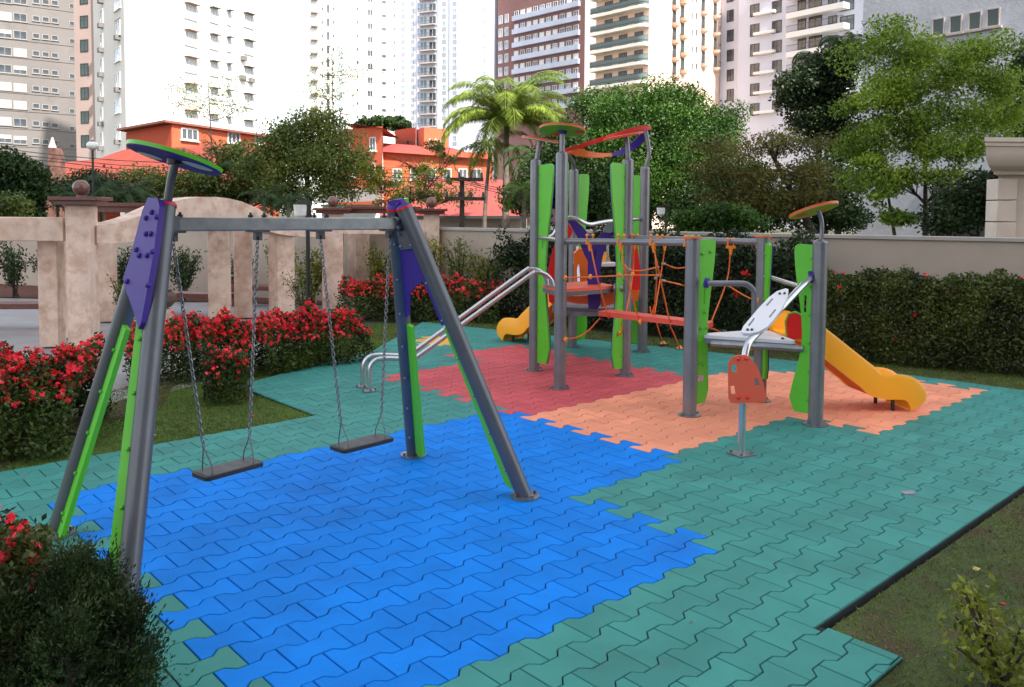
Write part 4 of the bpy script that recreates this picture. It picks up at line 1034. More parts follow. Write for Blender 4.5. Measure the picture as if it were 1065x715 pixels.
# ================================================================== TREES
def tree(label, base, r0, blobs, n, size, leaf, wood=None, limbs=1.0, clump=.22, shell=.5, name='tree', group=None, fork=.45, twig=2, droop=.1, per=60, topz=None):
    wood = wood or bark; base = Vector(base); o = thing(name, label, 'tree', base, group)
    m_ = MB(); top = Vector((sum(b_[0][0] for b_ in blobs) / len(blobs), sum(b_[0][1] for b_ in blobs) / len(blobs), (max(b_[0][2] for b_ in blobs) if topz is None else topz)))
    fk = base + (top - base) * fork; H = (top - base).length
    tr = bezpts([base, base.lerp(fk, .5) + Vector((random.uniform(-.03, .03) * H, 0, 0)), fk, top], 5)
    m_.tube(tr, [r0 * (1 - .85 * k / (len(tr) - 1)) for k in range(len(tr))], 10)
    m_.build('trunk', wood, o)
    m_ = MB(); nodes = [(tr[k], r0 * (1 - .85 * k / (len(tr) - 1))) for k in range(len(tr) // 4, len(tr) - 1)]
    for b_ in sorted(blobs, key=lambda q: (Vector(q[0]) - fk).length):
        c_ = Vector(b_[0])
        st, sr = min(nodes, key=lambda q: (q[0] - c_).length * (1 if q[0].z < c_.z - .15 * (c_ - q[0]).length else 1.9))
        mid = st.lerp(c_, .5) + Vector((random.gauss(0, .05), random.gauss(0, .05), random.uniform(-.12, .06))) * (c_ - st).length
        pts = bezpts([st, mid, c_], 5); rr = min(sr * .75, r0 * .5 * limbs)
        rad = [rr * (1 - .62 * k / (len(pts) - 1)) for k in range(len(pts))]
        m_.tube(pts, rad, 7); nodes += list(zip(pts[2:], rad[2:]))
        for t in range(twig * 3):
            d = Vector((random.gauss(0, 1), random.gauss(0, 1), random.gauss(.2, .7))).normalized()
            e = c_ + Vector((d.x * b_[1][0], d.y * b_[1][1], d.z * b_[1][2])) * .92; k_ = random.randint(3, len(pts) - 1); s_ = pts[k_]
            q = bezpts([s_, s_.lerp(e, .55) + Vector((0, 0, .05 * (e - s_).length)), e], 3)
            m_.tube(q, [max(.006, rad[k_] * .5) * (1 - .75 * k / (len(q) - 1)) for k in range(len(q))], 5)
    m_.build('limbs', wood, o)
    P_ = blob_points(blobs, n, shell, clump, per); leaf_mesh('crown', P_, .5, size, leaf, o, .55, droop=droop); return o
def px_blobs(lst, Y, ry=None):
    """(px, py, rx px, rz px[, dY]) -> ellipsoids at depth Y"""
    out = []
    for t in lst:
        Yb = Y + (t[4] if len(t) > 4 else 0); c_ = AT(t[0], t[1], Yb); rx, rz = t[2] * Yb / F, t[3] * Yb / F
        out.append(((c_.x, c_.y, c_.z), (rx, (ry or .5 * (rx + rz)), rz)))
    return out
def gb(px, Y): p = AT(px, 221, Y); return (p.x, p.y, -.05)
# big round tree behind the tower
tree('large dense round green tree behind the tower', gb(672, 36), .34, px_blobs([(650, 130, 42, 40), (690, 118, 40, 36), (725, 130, 36, 30), (665, 165, 55, 40, -1), (720, 165, 45, 35, -1), (630, 150, 30, 34), (745, 150, 22, 22), (690, 195, 55, 30, -1.5), (615, 108, 18, 18, 1), (757, 128, 12, 13, 1)], 36), 110000, .125, L_['mid'], clump=.42, per=200)
tree('bushy green tree left of the large round tree, behind the slender palm trunks', gb(585, 33), .2, px_blobs([(585, 160, 28, 30), (605, 190, 28, 28), (570, 195, 25, 30), (545, 205, 18, 22), (618, 215, 22, 20)], 33), 26000, .16, L_['dark'], clump=.36, per=110, shell=.3)
tree('flat spreading bronze leaved tree behind the wall near the white apartment block', gb(872, 27), .30, px_blobs([(745, 178, 30, 10), (775, 158, 34, 10), (810, 148, 30, 10), (845, 150, 25, 10), (790, 185, 42, 11), (835, 180, 30, 12), (760, 205, 30, 12), (805, 210, 34, 13), (850, 205, 20, 14), (740, 150, 16, 8)], 27, 1.3), 17000, .10, L_['bronze'], limbs=.8, clump=.30, shell=.05, fork=.35, twig=6, per=60)
tree('dark leafy tree filling the gap under the flat bronze tree', gb(780, 33), .2, px_blobs([(750, 205, 35, 26), (795, 215, 40, 24), (840, 215, 30, 24), (715, 215, 25, 20), (770, 185, 30, 18), (865, 225, 16, 18), (873, 190, 16, 24), (882, 222, 10, 18), (850, 185, 20, 18)], 33), 30000, .15, L_['dark'], clump=.38, per=100, shell=.3)
tree('low bright green bush behind the right part of the wall', gb(742, 24), .1, px_blobs([(735, 228, 22, 12), (765, 230, 25, 12), (715, 232, 14, 10)], 24), 9000, .12, L_['mid'])
tree('airy light green tree in front of the rough grey wall', gb(966, 20.5), .17, px_blobs([(925, 35, 24, 20), (948, 60, 28, 20), (905, 62, 18, 18), (930, 95, 30, 20), (985, 80, 26, 20), (1010, 55, 26, 20), (1038, 85, 26, 18), (985, 118, 40, 20), (935, 130, 36, 18), (1030, 125, 30, 18), (898, 150, 28, 16), (960, 155, 36, 15), (1010, 155, 28, 14), (905, 185, 20, 12), (940, 185, 24, 12), (890, 110, 18, 16), (985, 185, 22, 12), (1055, 110, 16, 16)], 20.5, 1.2), 40000, .092, L_['bright'], limbs=2.0, clump=.24, shell=.0, fork=.35, twig=6, per=90, topz=4.0)
tree('second slender trunk tree left of the airy light green tree', gb(944, 20), .10, px_blobs([(915, 200, 16, 12), (930, 225, 18, 10), (905, 165, 14, 9)], 20, .5), 3000, .10, L_['bright'], clump=.12, shell=.15, twig=4)
tree('dark creeper covered tree at the right edge beyond the grey wall corner', gb(1062, 24), .15, px_blobs([(1058, 90, 16, 22), (1050, 125, 10, 16), (1072, 60, 14, 22), (1062, 150, 12, 20)], 24, .6), 8000, .11, L_['dark'])
tree('dark shrubby tree in the shade below the cornice', gb(1025, 17.5), .08, px_blobs([(1000, 215, 18, 20), (1030, 205, 22, 22), (985, 232, 14, 12), (1045, 225, 14, 18)], 17.5, .6), 10000, .10, L_['azdark'])
tree('round green tree at the far left behind the pergola', gb(5, 25), .2, px_blobs([(0, 178, 30, 22), (28, 190, 26, 22), (-20, 195, 30, 28), (15, 212, 34, 18)], 25), 24000, .13, L_['dark'])
tree('low pale leaved bush at the far left behind the pergola', gb(8, 22), .08, px_blobs([(8, 215, 18, 9), (-12, 218, 14, 9)], 22), 3500, .10, L_['olive'])
tree('broad olive green tree with a flat crown in front of the orange houses', gb(322, 29), .24, px_blobs([(335, 125, 24, 14), (310, 140, 30, 16), (350, 148, 26, 16), (280, 158, 28, 16), (325, 168, 42, 20), (365, 170, 22, 16), (290, 188, 30, 18), (345, 195, 35, 16), (258, 175, 16, 12)], 29), 30000, .11, L_['olive'], clump=.30, per=70, shell=.25, twig=3)
tree('dark low trees behind the orange house roofs', gb(405, 75), .3, px_blobs([(395, 128, 20, 10), (415, 130, 16, 9), (380, 132, 14, 8)], 75, 1.5), 7000, .33, L_['dark'])
tree('olive bush tree before the red tiled roof at the left', gb(160, 30), .16, px_blobs([(150, 190, 22, 14), (180, 195, 24, 16), (125, 205, 18, 12), (215, 195, 26, 18), (195, 212, 30, 12)], 30), 11000, .12, L_['olive'], clump=.28, shell=.2)
tree('dark green trees right of the olive bush above the pergola arch', gb(255, 31), .16, px_blobs([(245, 165, 20, 16), (262, 185, 24, 18), (240, 205, 20, 14), (290, 208, 24, 14)], 31), 11000, .13, L_['olive'], clump=.28, shell=.2)
tree('tall thin sparse tree against the white apartment block', gb(224, 46), .12, px_blobs([(195, 92, 20, 12), (225, 105, 26, 14), (240, 85, 18, 10), (205, 115, 24, 9), (250, 112, 18, 8), (185, 108, 10, 9)], 46, 1.2), 2300, .11, L_['olive'], limbs=.5, clump=.55, shell=.0, twig=7, per=12)
tree('tall thin sparse tree against the white tower with dark windows', gb(350, 46), .12, px_blobs([(345, 55, 20, 14), (335, 80, 26, 14), (365, 75, 22, 12), (350, 100, 28, 10), (330, 100, 14, 12)], 46, 1.2), 2600, .11, L_['olive'], limbs=.5, clump=.55, shell=.0, twig=7, per=12)
def bare(label, base, blobs, n):
    o = tree(label, base, .10, blobs, n, .09, L_['lime'], limbs=1.0, clump=.1, shell=.1, twig=12, fork=.3, topz=2.6); return o
bare('nearly bare tree with few yellow leaves above the swing apex', gb(415, 20.5), px_blobs([(395, 195, 22, 14), (420, 170, 26, 15), (450, 185, 28, 15), (470, 165, 16, 10), (440, 205, 30, 10), (385, 175, 20, 12), (405, 210, 18, 6), (455, 155, 18, 8)], 20.5, .8), 2000)

def palm(label, base, h, r0, fl, nf, leaf, wood, name='palm_tree', group=None, lean=0.0, up=.9, leaflet=.42, nl=34, droop=1.0, lw=.04):
    base = Vector(base); o = thing(name, label, 'palm', base, group); top = base + Vector((lean, 0, h))
    m_ = MB(); tp = bezpts([base, base.lerp(top, .5) + Vector((-lean * .2, 0, 0)), top], 8)
    m_.tube(tp, [r0 * (1.15 - .45 * k / (len(tp) - 1)) for k in range(len(tp))], 12); m_.build('trunk', wood, o)
    for k in range(nf):
        az = k * 2.399 + random.uniform(-.25, .25); el = up - 1.35 * (k / nf) + random.uniform(-.12, .12); L = fl * random.uniform(.85, 1.1)
        hd = Vector((math.cos(az), math.sin(az), 0)); pts = []; p = top.copy(); e = el
        for s_ in range(9):
            pts.append(p.copy()); p = p + (hd * math.cos(e) + Vector((0, 0, math.sin(e)))) * (L / 8); e -= droop * (.10 + .055 * s_)
        tt = np.linspace(.12, 1, nl); A = np.array([list(q) for q in pts]); pos = []; dirs = []; sid = np.array([-hd.y, hd.x, 0.0])
        for t in tt:
            f_ = t * 8; i0 = min(int(f_), 7); c_ = A[i0] + (A[i0 + 1] - A[i0]) * (f_ - i0); d = A[i0 + 1] - A[i0]; d = d / np.linalg.norm(d)
            for s_ in (-1, 1):
                for w_ in range(2):
                    v = sid * s_ * .85 + d * .55 + np.array([0, 0, -.45 - .35 * w_]); v /= np.linalg.norm(v)
                    ll = leaflet * fl * .45 * math.sin(math.pi * min(1, .18 + .8 * t)) ** .6
                    pos.append(c_ + v * ll * .5); dirs.append(np.append(v, ll))
        D = np.array(dirs); n = len(D); a = D[:, :3] + RNG.normal(size=(n, 3)) * .10; a /= np.linalg.norm(a, axis=1)[:, None]
        ll = D[:, 3:4]; bv = np.cross(a, np.array([0, 0, 1.0]) + RNG.normal(size=(n, 3)) * .3); bv /= np.linalg.norm(bv, axis=1)[:, None]; P0 = np.array(pos) - a * ll * .5
        V = np.stack([P0, P0 + a * ll * .4 + bv * ll * lw, P0 + a * ll, P0 + a * ll * .4 - bv * ll * lw], 1).reshape(-1, 3)
        m_ = MB(); m_.tube(pts, [.03 * fl / 2.8 * (1 - .8 * i / 8) for i in range(9)], 5)
        m_.add([Vector(v) for v in V], [(4 * i, 4 * i + 1, 4 * i + 2, 4 * i + 3) for i in range(n)], 0); m_.build('frond', leaf, o)
    return o
p = gb(526, 38); palm('tall feathery palm tree left of the tower', p, AT(526, 124, 38).z, .16, 4.0, 30, L_['palm'], paleb, up=1.4, droop=1.0, nl=110, leaflet=.44, lw=.020)
p = gb(503, 39); palm('slim leaning palm trunk left of the tall feathery palm', p, AT(505, 150, 39).z, .10, 2.6, 12, L_['palm'], paleb, up=.7, droop=1.3, lean=.3)
p = gb(560, 35); palm('short drooping palm right of the tall feathery palm', p, AT(560, 165, 35).z, .13, 2.2, 18, L_['dpalm'], paleb, up=1.0, droop=1.3)
p = gb(545, 30); palm('low drooping palm just behind the wall left of the tower', p, AT(545, 195, 30).z, .10, 1.5, 14, L_['palm'], paleb, up=.9, droop=1.3)
p = gb(228, 31); palm('dark palm with upright fronds in front of the orange house', p, AT(232, 180, 31).z, .12, 2.3, 16, L_['dpalm'], paleb, up=1.35, droop=.75)
for px, y, Y, f_ in ((78, 200, 27, 1.4), (108, 196, 27, 1.5), (135, 200, 26, 1.3), (92, 207, 25, 1.1), (60, 205, 27, 1.2), (275, 205, 24, 1.0), (300, 208, 24, 1.0)):
    palm('small dark palm with arching fronds behind the pergola', gb(px, Y), AT(px, y, Y).z, .06, f_, 12, L_['dpalm'], paleb, 'small_palm', 'small palms behind the pergola', up=1.1, droop=1.2, nl=24)
tree('olive tree with thin branches before the long orange house', gb(452, 33), .10, px_blobs([(425, 200, 20, 14), (455, 205, 22, 12), (405, 190, 18, 14), (480, 205, 14, 10), (440, 180, 18, 10)], 33, .9), 3200, .12, L_['olive'], limbs=.9, clump=.32, shell=.0, twig=9, per=22, topz=3.2)
tree('bushy dark green tree below the globe lamp behind the pergola', gb(105, 29), .12, px_blobs([(75, 205, 22, 13), (110, 200, 26, 16), (140, 205, 22, 14), (95, 190, 16, 10)], 29, 1.0), 9000, .12, L_['dark'], clump=.3, shell=.2)
# dark araucaria-like palms before the white block
for px, y, Y, f_, lb in ((850, 62, 42, 2.2, 'dark shaggy palm crown in front of the white apartment block, the left one'), (872, 45, 44, 1.9, 'dark shaggy palm crown in front of the white apartment block, the upper one')):
    palm(lb, gb(px, Y), AT(px, y, Y).z, .16, f_, 30, L_['dpalm'], bark, up=.9, droop=1.5, nl=40)
tree('dark hanging foliage tree below the shaggy palm crowns', gb(862, 41), .2, px_blobs([(845, 85, 26, 22), (868, 75, 20, 30), (830, 100, 18, 18), (865, 118, 22, 24), (850, 130, 26, 16), (878, 150, 14, 26)], 41), 26000, .18, L_['azdark'], clump=.45, per=120, shell=.1)

# ================================================================== BUILDINGS
M['gl'] = glassmat('dark window glass', (0.055, 0.065, 0.075))
M['glb'] = glassmat('blue grey window glass', (0.20, 0.27, 0.33))
M['shut'] = mat('white roller shutter', (0.62, 0.62, 0.6), .6, var=.08, scale=3)
M['frw'] = mat('white window frame', (0.7, 0.69, 0.67), .5)
M['frd'] = mat('dark window frame', (0.03, 0.03, 0.03), .5)
M['rail'] = mat('dark balcony railing', (0.04, 0.035, 0.032), .5)
wall_ = lambda n, c, v=.06, st=None: mat(n, c, .85, var=v, scale=.25, bump=.15, bscale=3, stain=st)
M['bgrey'] = wall_('grey panel facade', (.165, .15, .142), .08, ((.125, .115, .11), .5, .5, .8))
M['bpink'] = wall_('pale pink facade', (.34, .25, .225))
M['bwhite'] = wall_('white facade', (.70, .70, .70), .04, ((.58, .57, .56), .3, .6, .9))
M['bcool'] = wall_('cool white facade', (.52, .545, .64), .04)
M['bbrown'] = wall_('brown facade', (.20, .10, .092), .1)
M['bpara'] = wall_('blue grey parapet', (.42, .45, .55), .08)
M['bgr2'] = wall_('warm grey end wall', (.42, .36, .34), .05)
M['bpeach'] = wall_('peach facade', (.76, .56, .45), .04)
M['bcream'] = wall_('cream balcony slab', (.80, .74, .66), .04)
M['brough'] = mat('rough grey rendered wall', (.44, .45, .49), .95, var=.1, scale=1.2, bump=.8, bscale=9, stain=((.52, .52, .55), 6, .5, .7))
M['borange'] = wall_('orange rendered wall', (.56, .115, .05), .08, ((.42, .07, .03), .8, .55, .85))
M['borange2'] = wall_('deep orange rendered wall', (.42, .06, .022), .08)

class Bld:
    def __init__(s, name, label, plan, ztop, m, back=14, cat='building', zb=-1.0, part='wall'):
        s.plan = [AT(px, 221, Y) for px, Y in plan]
        for p in s.plan: p.z = 0
        c_ = sum(s.plan, Vector()) / len(s.plan); s.o = thing(name, label, cat, (c_.x, c_.y, 0)); s.proto = {}
        a, b_ = s.plan[0], s.plan[-1]; n = Vector((-(b_ - a).y, (b_ - a).x, 0)).normalized(); n = n if n.y > 0 else -n
        pl_ = s.plan + [b_ * (1 + back / b_.length), a * (1 + back / a.length)]
        m_ = MB(); m_.prism([p + Vector((0, 0, zb)) for p in pl_], (0, 0, ztop - zb)); s.w = m_.build(part, m, s.o)
    def face(s, i):
        a, b_ = s.plan[i], s.plan[i + 1]; t = (b_ - a); L = t.length; t.normalize(); n = Vector((t.y, -t.x, 0)); 
        if n.y > 0: n = -n
        return a, t, n, L
    def fp(s, i, px, py):
        a, t, n, L = s.face(i); p = ON(px, py, a, n); return (p - a).dot(t), p.z
    def put(s, i, key, make, sx, z, name='window'):
        a, t, n, L = s.face(i); rz = math.atan2(t.y, t.x); loc = a + t * sx + Vector((0, 0, z)) - s.o.location
        if key not in s.proto:
            m_, mats, subs = make(); o = m_raw(name, m_, mats, s.o); 
            for nm, sm, smat in subs: m_raw(nm, sm, smat, o)
            s.proto[key] = o; o.location = loc; o.rotation_euler = (0, 0, rz); return o
        return part_copy(s.proto[key], s.o, loc, rz)
    def grid(s, i, key, make, xs, ys, name='window', skip=0.0, every=None):
        for x in xs:
            for k, y in enumerate(ys):
                if random.random() < skip: continue
                sx, z = s.fp(i, x, y); kk = key if every is None else every[random.randrange(len(every))]
                s.put(i, kk if every is None else kk[0], make if every is None else kk[1], sx, z, name)
def m_raw(name, m_, mats, parent):
    """part in its parent's own axes (x along the facade, -y out of it)"""
    me = bpy.data.meshes.new(name); me.from_pydata(m_.v, [], m_.f)
    for q in (mats if isinstance(mats, (list, tuple)) else [mats]): me.materials.append(q)
    me.polygons.foreach_set('material_index', m_.m); me.update()
    o = bpy.data.objects.new(name, me); C.objects.link(o); o.parent = parent; return o
def W(w, h, gl, fr, mull=1, sill=True, shut=0.0, bars=0, out=.05, deep=0.0, ac=False):
    """window centred on its opening: frame, glass or shutter; pane recessed inside the frame"""
    def make():
        m_ = MB(); t = min(.09, w * .09)
        for s_ in (-1, 1): m_.box((s_ * (w / 2 - t / 2), -out / 2, 0), (t, out + .02, h))
        for s_ in (-1, 1): m_.box((0, -out / 2, s_ * (h / 2 - t / 2)), (w - 2 * t - .004, out + .016, t))
        for k in range(1, mull + 1): m_.box((-w / 2 + w * k / (mull + 1), -out / 2, 0), (t * .7, out, h - 2 * t - .004))
        for k in range(bars): m_.box((0, -out / 2, -h / 2 + h * (k + 1) / (bars + 1)), (w - 2 * t - .004, out * .9, t * .5))
        g = MB(); y = -.012
        g.box((0, y, 0), (w - 2 * t - .006, .02, h - 2 * t - .006))
        subs = [('pane', g, gl)]
        if shut: q = MB(); q.box((0, -.03, h / 2 - h * shut / 2), (w - 2 * t - .01, .02, h * shut - t)); subs.append(('shutter', q, M['shut']))
        if sill: q = MB(); q.box((0, -.07, -h / 2 - .05), (w + .2, .2, .08)); subs.append(('sill', q, fr))
        if ac: q = MB(); q.box((w * .28, -.25, -h / 2 - .3), (.8, .5, .5)); subs.append(('air_conditioner', q, M['bgrey']))
        return m_, fr, subs
    return make
def SLAB(w, d, h, m, rail=None, rh=.95, side=False):
    def make():
        m_ = MB(); m_.box((0, -d / 2, 0), (w, d, h)); subs = []
        if rail:
            q = MB(); q.box((0, -d + .05, h / 2 + rh), (w, .05, .06)); q.box((0, -d + .05, h / 2 + .1), (w, .04, .04))
            for k in range(int(w / .16) + 1): q.box((-w / 2 + .02 + k * .16, -d + .05, h / 2 + rh / 2 + .05), (.022, .022, rh - .06))
            subs.append(('railing', q, rail))
        return m_, m, subs
    return make
mpx = lambda Y: Y / F
M['frg'] = mat('grey window surround', (.26, .25, .24), .7)
# --- grey tower far left
Bg = Bld('apartment_tower', 'grey concrete apartment tower with small square windows at the far left', [(-40, 131), (82, 141)], 60, M['bgrey'], 18)
rows = [17 + 18.2 * k for k in range(-1, 8)]
Bg.grid(0, 'a', None, [-24, -11, 5], rows, every=[('a', W(1.9, 1.35, M['gl'], M['frg'], 1)), ('b', W(1.9, 1.35, M['gl'], M['frg'], 1, shut=.95)), ('c', W(1.9, 1.35, M['gl'], M['frg'], 1, shut=.5))])
Bg.grid(0, 'a', None, [21], [r + 1.5 for r in rows], every=[('a', None), ('b', None), ('c', None)] if Bg.proto.get('b') and Bg.proto.get('a') and Bg.proto.get('c') else [('a', W(1.9, 1.35, M['gl'], M['frg'], 1))])
for x, d in ((37.5, 2.5), (47.5, 3.6), (57, 4.6)): Bg.grid(0, 's', W(1.0, .85, M['gl'], M['frg'], 0), [x], [r + d for r in rows])
Bg.grid(0, 't', W(.85, .8, M['gl'], M['frg'], 0, False), [75], [r + 8 for r in rows])
for k in range(9):
    sx, z = Bg.fp(0, 40, rows[k] + 9); m_ = MB(); a, t, n, L = Bg.face(0)
    m_.bar(a + Vector((0, 0, z)) + n * .04, a + t * L + Vector((0, 0, z)) + n * .04, .08, .12); m_.build('string_course', M['bgrey'], Bg.o)
# --- pink building with green windows, its bright right wing
Bp = Bld('apartment_block', 'tall block with a pink window strip and a glaring white side wall', [(82, 101), (101, 100), (101.5, 99), (133.5, 88), (272, 108)], 48, M['bwhite'], 16)
m_ = MB(); a, t, n, L = Bp.face(0); m_.prism([a - t * .1 + n * .05 + Vector((0, 0, -1)), a + t * (L + .05) + n * .05 + Vector((0, 0, -1)), a + t * (L + .05) + n * .05 + Vector((0, 0, 48.1)), a - t * .1 + n * .05 + Vector((0, 0, 48.1))], -n * .04); m_.build('pink_strip', M['bpink'], Bp.o)
m_ = MB(); a, t, n, L = Bp.face(2); m_.prism([a + n * .05 + Vector((0, 0, -1)), a + t * (L - .05) + n * .05 + Vector((0, 0, -1)), a + t * (L - .05) + n * .05 + Vector((0, 0, 48.1)), a + n * .05 + Vector((0, 0, 48.1))], -n * .04); m_.build('side_facade', wall_('pale warm facade', (.62, .58, .55)), Bp.o)
gls = mat('green tinted glass', (.03, .055, .05), .25, var=.4, scale=.4)
def onf(b, i, key, make, px, py, name='window', off=.06):
    sx, z = b.fp(i, px, py); o = b.put(i, key, make, sx, z, name); a, t, n, L = b.face(i); o.location = o.location + n * off; return o
for k in range(-1, 6):
    onf(Bp, 0, 'g', W(1.25, 1.45, gls, M['frd'], 1, False), 88 + .7 * k * .3, 23 + 24.8 * k)
    onf(Bp, 2, 'w1', W(1.1, 1.6, M['gl'], M['frw'], 1, False, ac=True), 106.5, 43 + 25.5 * (k - 1)) 
    onf(Bp, 2, 'w2' if k % 2 else 'w3', W(2.6, 1.5, M['glb'], M['frw'], 3) if k % 2 else W(2.4, 1.6, M['gl'], M['frw'], 2, ac=True), 123, 57 + 27 * (k - 1))
sx, z = Bp.fp(2, 123, 30); a, t, n, L = Bp.face(2); m_ = MB(); m_.box((0, 0, 0), (2.6, .06, 2.0)); oo = m_raw('balcony_shade_panel', m_, mat('painted loggia shade', (.22, .2, .19), .9), Bp.o); oo.location = a + t * sx + Vector((0, 0, z)) + n * .04 - Bp.o.location; oo.rotation_euler = (0, 0, math.atan2(t.y, t.x))  # flat dark panel: the shade of the loggia is put into its colour
glw = glassmat('pale glare toned glass', (.50, .54, .58))  # glass made pale so its colour carries the blown-out glare on this wall
for i_, (x, wd) in enumerate(((198, 1.9), (222, 1.35), (237.5, .75), (258, 1.75))):
    for k in range(5):
        y = 4.5 + 27.7 * k + (x - 198) * .17
        def mk(wd=wd):
            m_ = MB(); m_.box((0, -.35, .95), (wd + .1, .7, .07)); w_ = W(wd, 1.5, glw, M['frw'], 2 if wd > 1 else 0)(); return w_[0], w_[1], w_[2] + [('sun_hood', m_, mat('brown sun hood', (.35, .2, .16), .7) if not Bp.proto.get('h0') else M['bgrey'])]
        sx, z = Bp.fp(3, x, y); Bp.put(3, 'h%d' % i_, mk, sx, z - .95)
for x, y in ((252, 61), (251, 81), (260, 84)):
    sx, z = Bp.fp(3, x, y); a, t, n, L = Bp.face(3); m_ = MB(); m_.box((0, -.25, 0), (.8, .5, .55)); oo = m_raw('air_conditioner', m_, M['bgrey'], Bp.o); oo.location = a + t * sx + Vector((0, 0, z)) - Bp.o.location; oo.rotation_euler = (0, 0, math.atan2(t.y, t.x))
# --- white tower with dark windows
B4 = Bld('apartment_tower', 'slim white apartment tower with columns of dark windows', [(321, 181), (412.5, 186)], 70, M['bwhite'], 24)
r4 = [13.5 + 14.05 * k for k in range(-1, 9)]
bal = mat('brown balcony slab', (.36, .27, .22), .8)
for y in r4:
    sx, z = B4.fp(0, 327, y); B4.put(0, 'bal', SLAB(1.5, 1.0, .35, bal), sx, z, 'balcony')
B4.grid(0, 'd', W(.75, 1.9, M['gl'], M['frw'], 0, False), [341.3], [y - 4 for y in r4])
B4.grid(0, 'e', W(.85, 1.7, M['glb'], M['frw'], 1, False), [354.2], [y + 1 for y in r4])
B4.grid(0, 'f', W(.45, .75, M['gl'], M['frw'], 0, False), [335.2, 347, 372], [y - 4 for y in r4])
B4.grid(0, 'h', W(1.2, 1.5, M['gl'], M['frw'], 1, True), [385], [y for y in r4])
B4.grid(0, 'i', W(1.1, 1.2, M['gl'], M['frw'], 0, True, .4), [399.3], [y + 2.5 for y in r4])
B4.grid(0, 'f', None, [410.6], [y + 3 for y in r4])
# --- cool white tower with balcony column
B5 = Bld('apartment_tower', 'cool white apartment tower with a column of balconies beside the brown building', [(412.6, 192), (482, 184), (517, 192)], 72, M['bcool'], 22)
r5 = [12 + 13.25 * k for k in range(-1, 11)]
lou = mat('grey louvre panel', (.30, .31, .34), .7)
def strip5(w):
    def make():
        m_, fr, subs = W(w, 1.35, M['glb'], M['frw'], 1, False)(); q = MB(); q.box((0, -.02, -1.15), (w, .05, .75)); return m_, fr, subs + [('louvre_panel', q, lou)]
    return make
B5.grid(0, 's', strip5(1.0), [419.3, 429.3, 462, 473], r5)
for y in r5:
    sx, z = B5.fp(0, 445.5, y + 1.5); B5.put(0, 'bal', SLAB(4.3, 1.1, .22, M['bgr2'], M['rail'], .8), sx, z, 'balcony')
    for x in (440.5, 450): sx, z = B5.fp(0, x, y - 4); B5.put(0, 'bd%d' % (x > 445), W(1.9, 1.9, M['gl'] if x > 445 else M['glb'], M['frw'], 1, False), sx, z)
B5.grid(1, 'q', strip5(1.2), [503], [y - 1 for y in r5])
for x in (435, 456, 468.5):
    sx, z = B5.fp(0, x, 50); a, t, n, L = B5.face(0); m_ = MB(); m_.box((0, -.12, 36), (.22, .24, 72)); oo = m_raw('pilaster', m_, M['bcool'], B5.o); oo.location = a + t * sx - B5.o.location; oo.rotation_euler = (0, 0, math.atan2(t.y, t.x))
# --- brown and blue grey slab block
B6 = Bld('office_block', 'brown slab block with blue grey parapet bands and rows of windows', [(516.5, 190), (606, 171), (618, 190)], 75, M['bbrown'], 20)
a, t, n, L = B6.face(1)
m_ = MB(); m_.prism([a + t * .02 + n * .05 + Vector((0, 0, -1)), a + t * (L - .02) + n * .05 + Vector((0, 0, -1)), a + t * (L - .02) + n * .05 + Vector((0, 0, 75.1)), a + t * .02 + n * .05 + Vector((0, 0, 75.1))], -n * .04); m_.build('end_wall', M['bgr2'], B6.o)
a, t, n, L = B6.face(0)
s_a, s_b = B6.fp(0, 534, 60)[0], B6.fp(0, 603, 60)[0]
fh = 2.92; z_ref = B6.fp(0, 603, 19)[1]
for k in range(-6, 2):
    z = z_ref + k * fh
    m_ = MB(); m_.bar(a + t * s_a + n * .3 + Vector((0, 0, z)), a + t * s_b + n * .3 + Vector((0, 0, z)), .6, 1.05); m_.build('parapet_band', M['bpara'], B6.o)
    for j in range(10):
        B6.put(0, 'w%d' % random.randrange(3) if len([q for q in B6.proto if q[0] == 'w']) == 3 else 'w%d' % len([q for q in B6.proto if q[0] == 'w']), W(1.35, 1.15, [M['gl'], M['glb'], M['shut']][len(B6.proto) % 3], M['frw'], 1, False), s_a + .9 + j * (s_b - s_a - 1.4) / 9.3, z + 1.1)
    if k < 2:
        for j, x in enumerate((520.5, 526.8)):
            sx, _ = B6.fp(0, x, 60); B6.put(0, 'v', W(1.2, 1.9, M['glb'], M['frw'], 1, False), sx, z + .55)
# --- peach tower with round balconies
B7 = Bld('apartment_tower', 'peach apartment tower with long rounded glazed balconies and bow balconies', [(617.5, 118), (672, 111), (747.5, 127.5)], 52, M['bpeach'], 22)
fh7 = 2.47; zz7 = B7.fp(0, 645, 15.5)[1]; a, t, n, L = B7.face(0)
for k in range(-4, 3):
    z = zz7 + k * fh7
    def mk(k=k):
        m_ = MB(); out = [Vector((-.1, 0, 0)), Vector((-.1, -1.2, 0))] + [Vector((L - .8 + .9 * math.sin(R(15 * q)), -.35 - .9 * math.cos(R(15 * q)), 0)) for q in range(7)] + [Vector((L + .1, 0, 0))]
        m_.prism(out, (0, 0, .42)); subs = []
        q_ = MB(); q_.tube([p + Vector((0, .06, 1.35)) for p in out[1:-1]], .035, 6); q_.tube([p + Vector((0, .06, .75)) for p in out[1:-1]], .03, 6)
        subs.append(('railing', q_, M['rail']))
        g = MB(); g.loft([p + Vector((0, .08, .52)) for p in out[1:-1]], [p + Vector((0, .08, 1.3)) for p in out[1:-1]]); subs.append(('glass_guard', g, mat('tinted balcony glass', (.10, .14, .14), .15, var=.2) if k == -4 else M['gl']))
        return m_, M['bcream'], subs
    o = B7.put(0, 'slab', mk, 0, z, 'balcony')
    for j, sx in enumerate((L * .25, L * .53, L * .82)):
        B7.put(0, 'door', W(1.45, 1.6, M['gl'], M['frd'], 2, False), sx, z + 1.35, 'balcony_door')
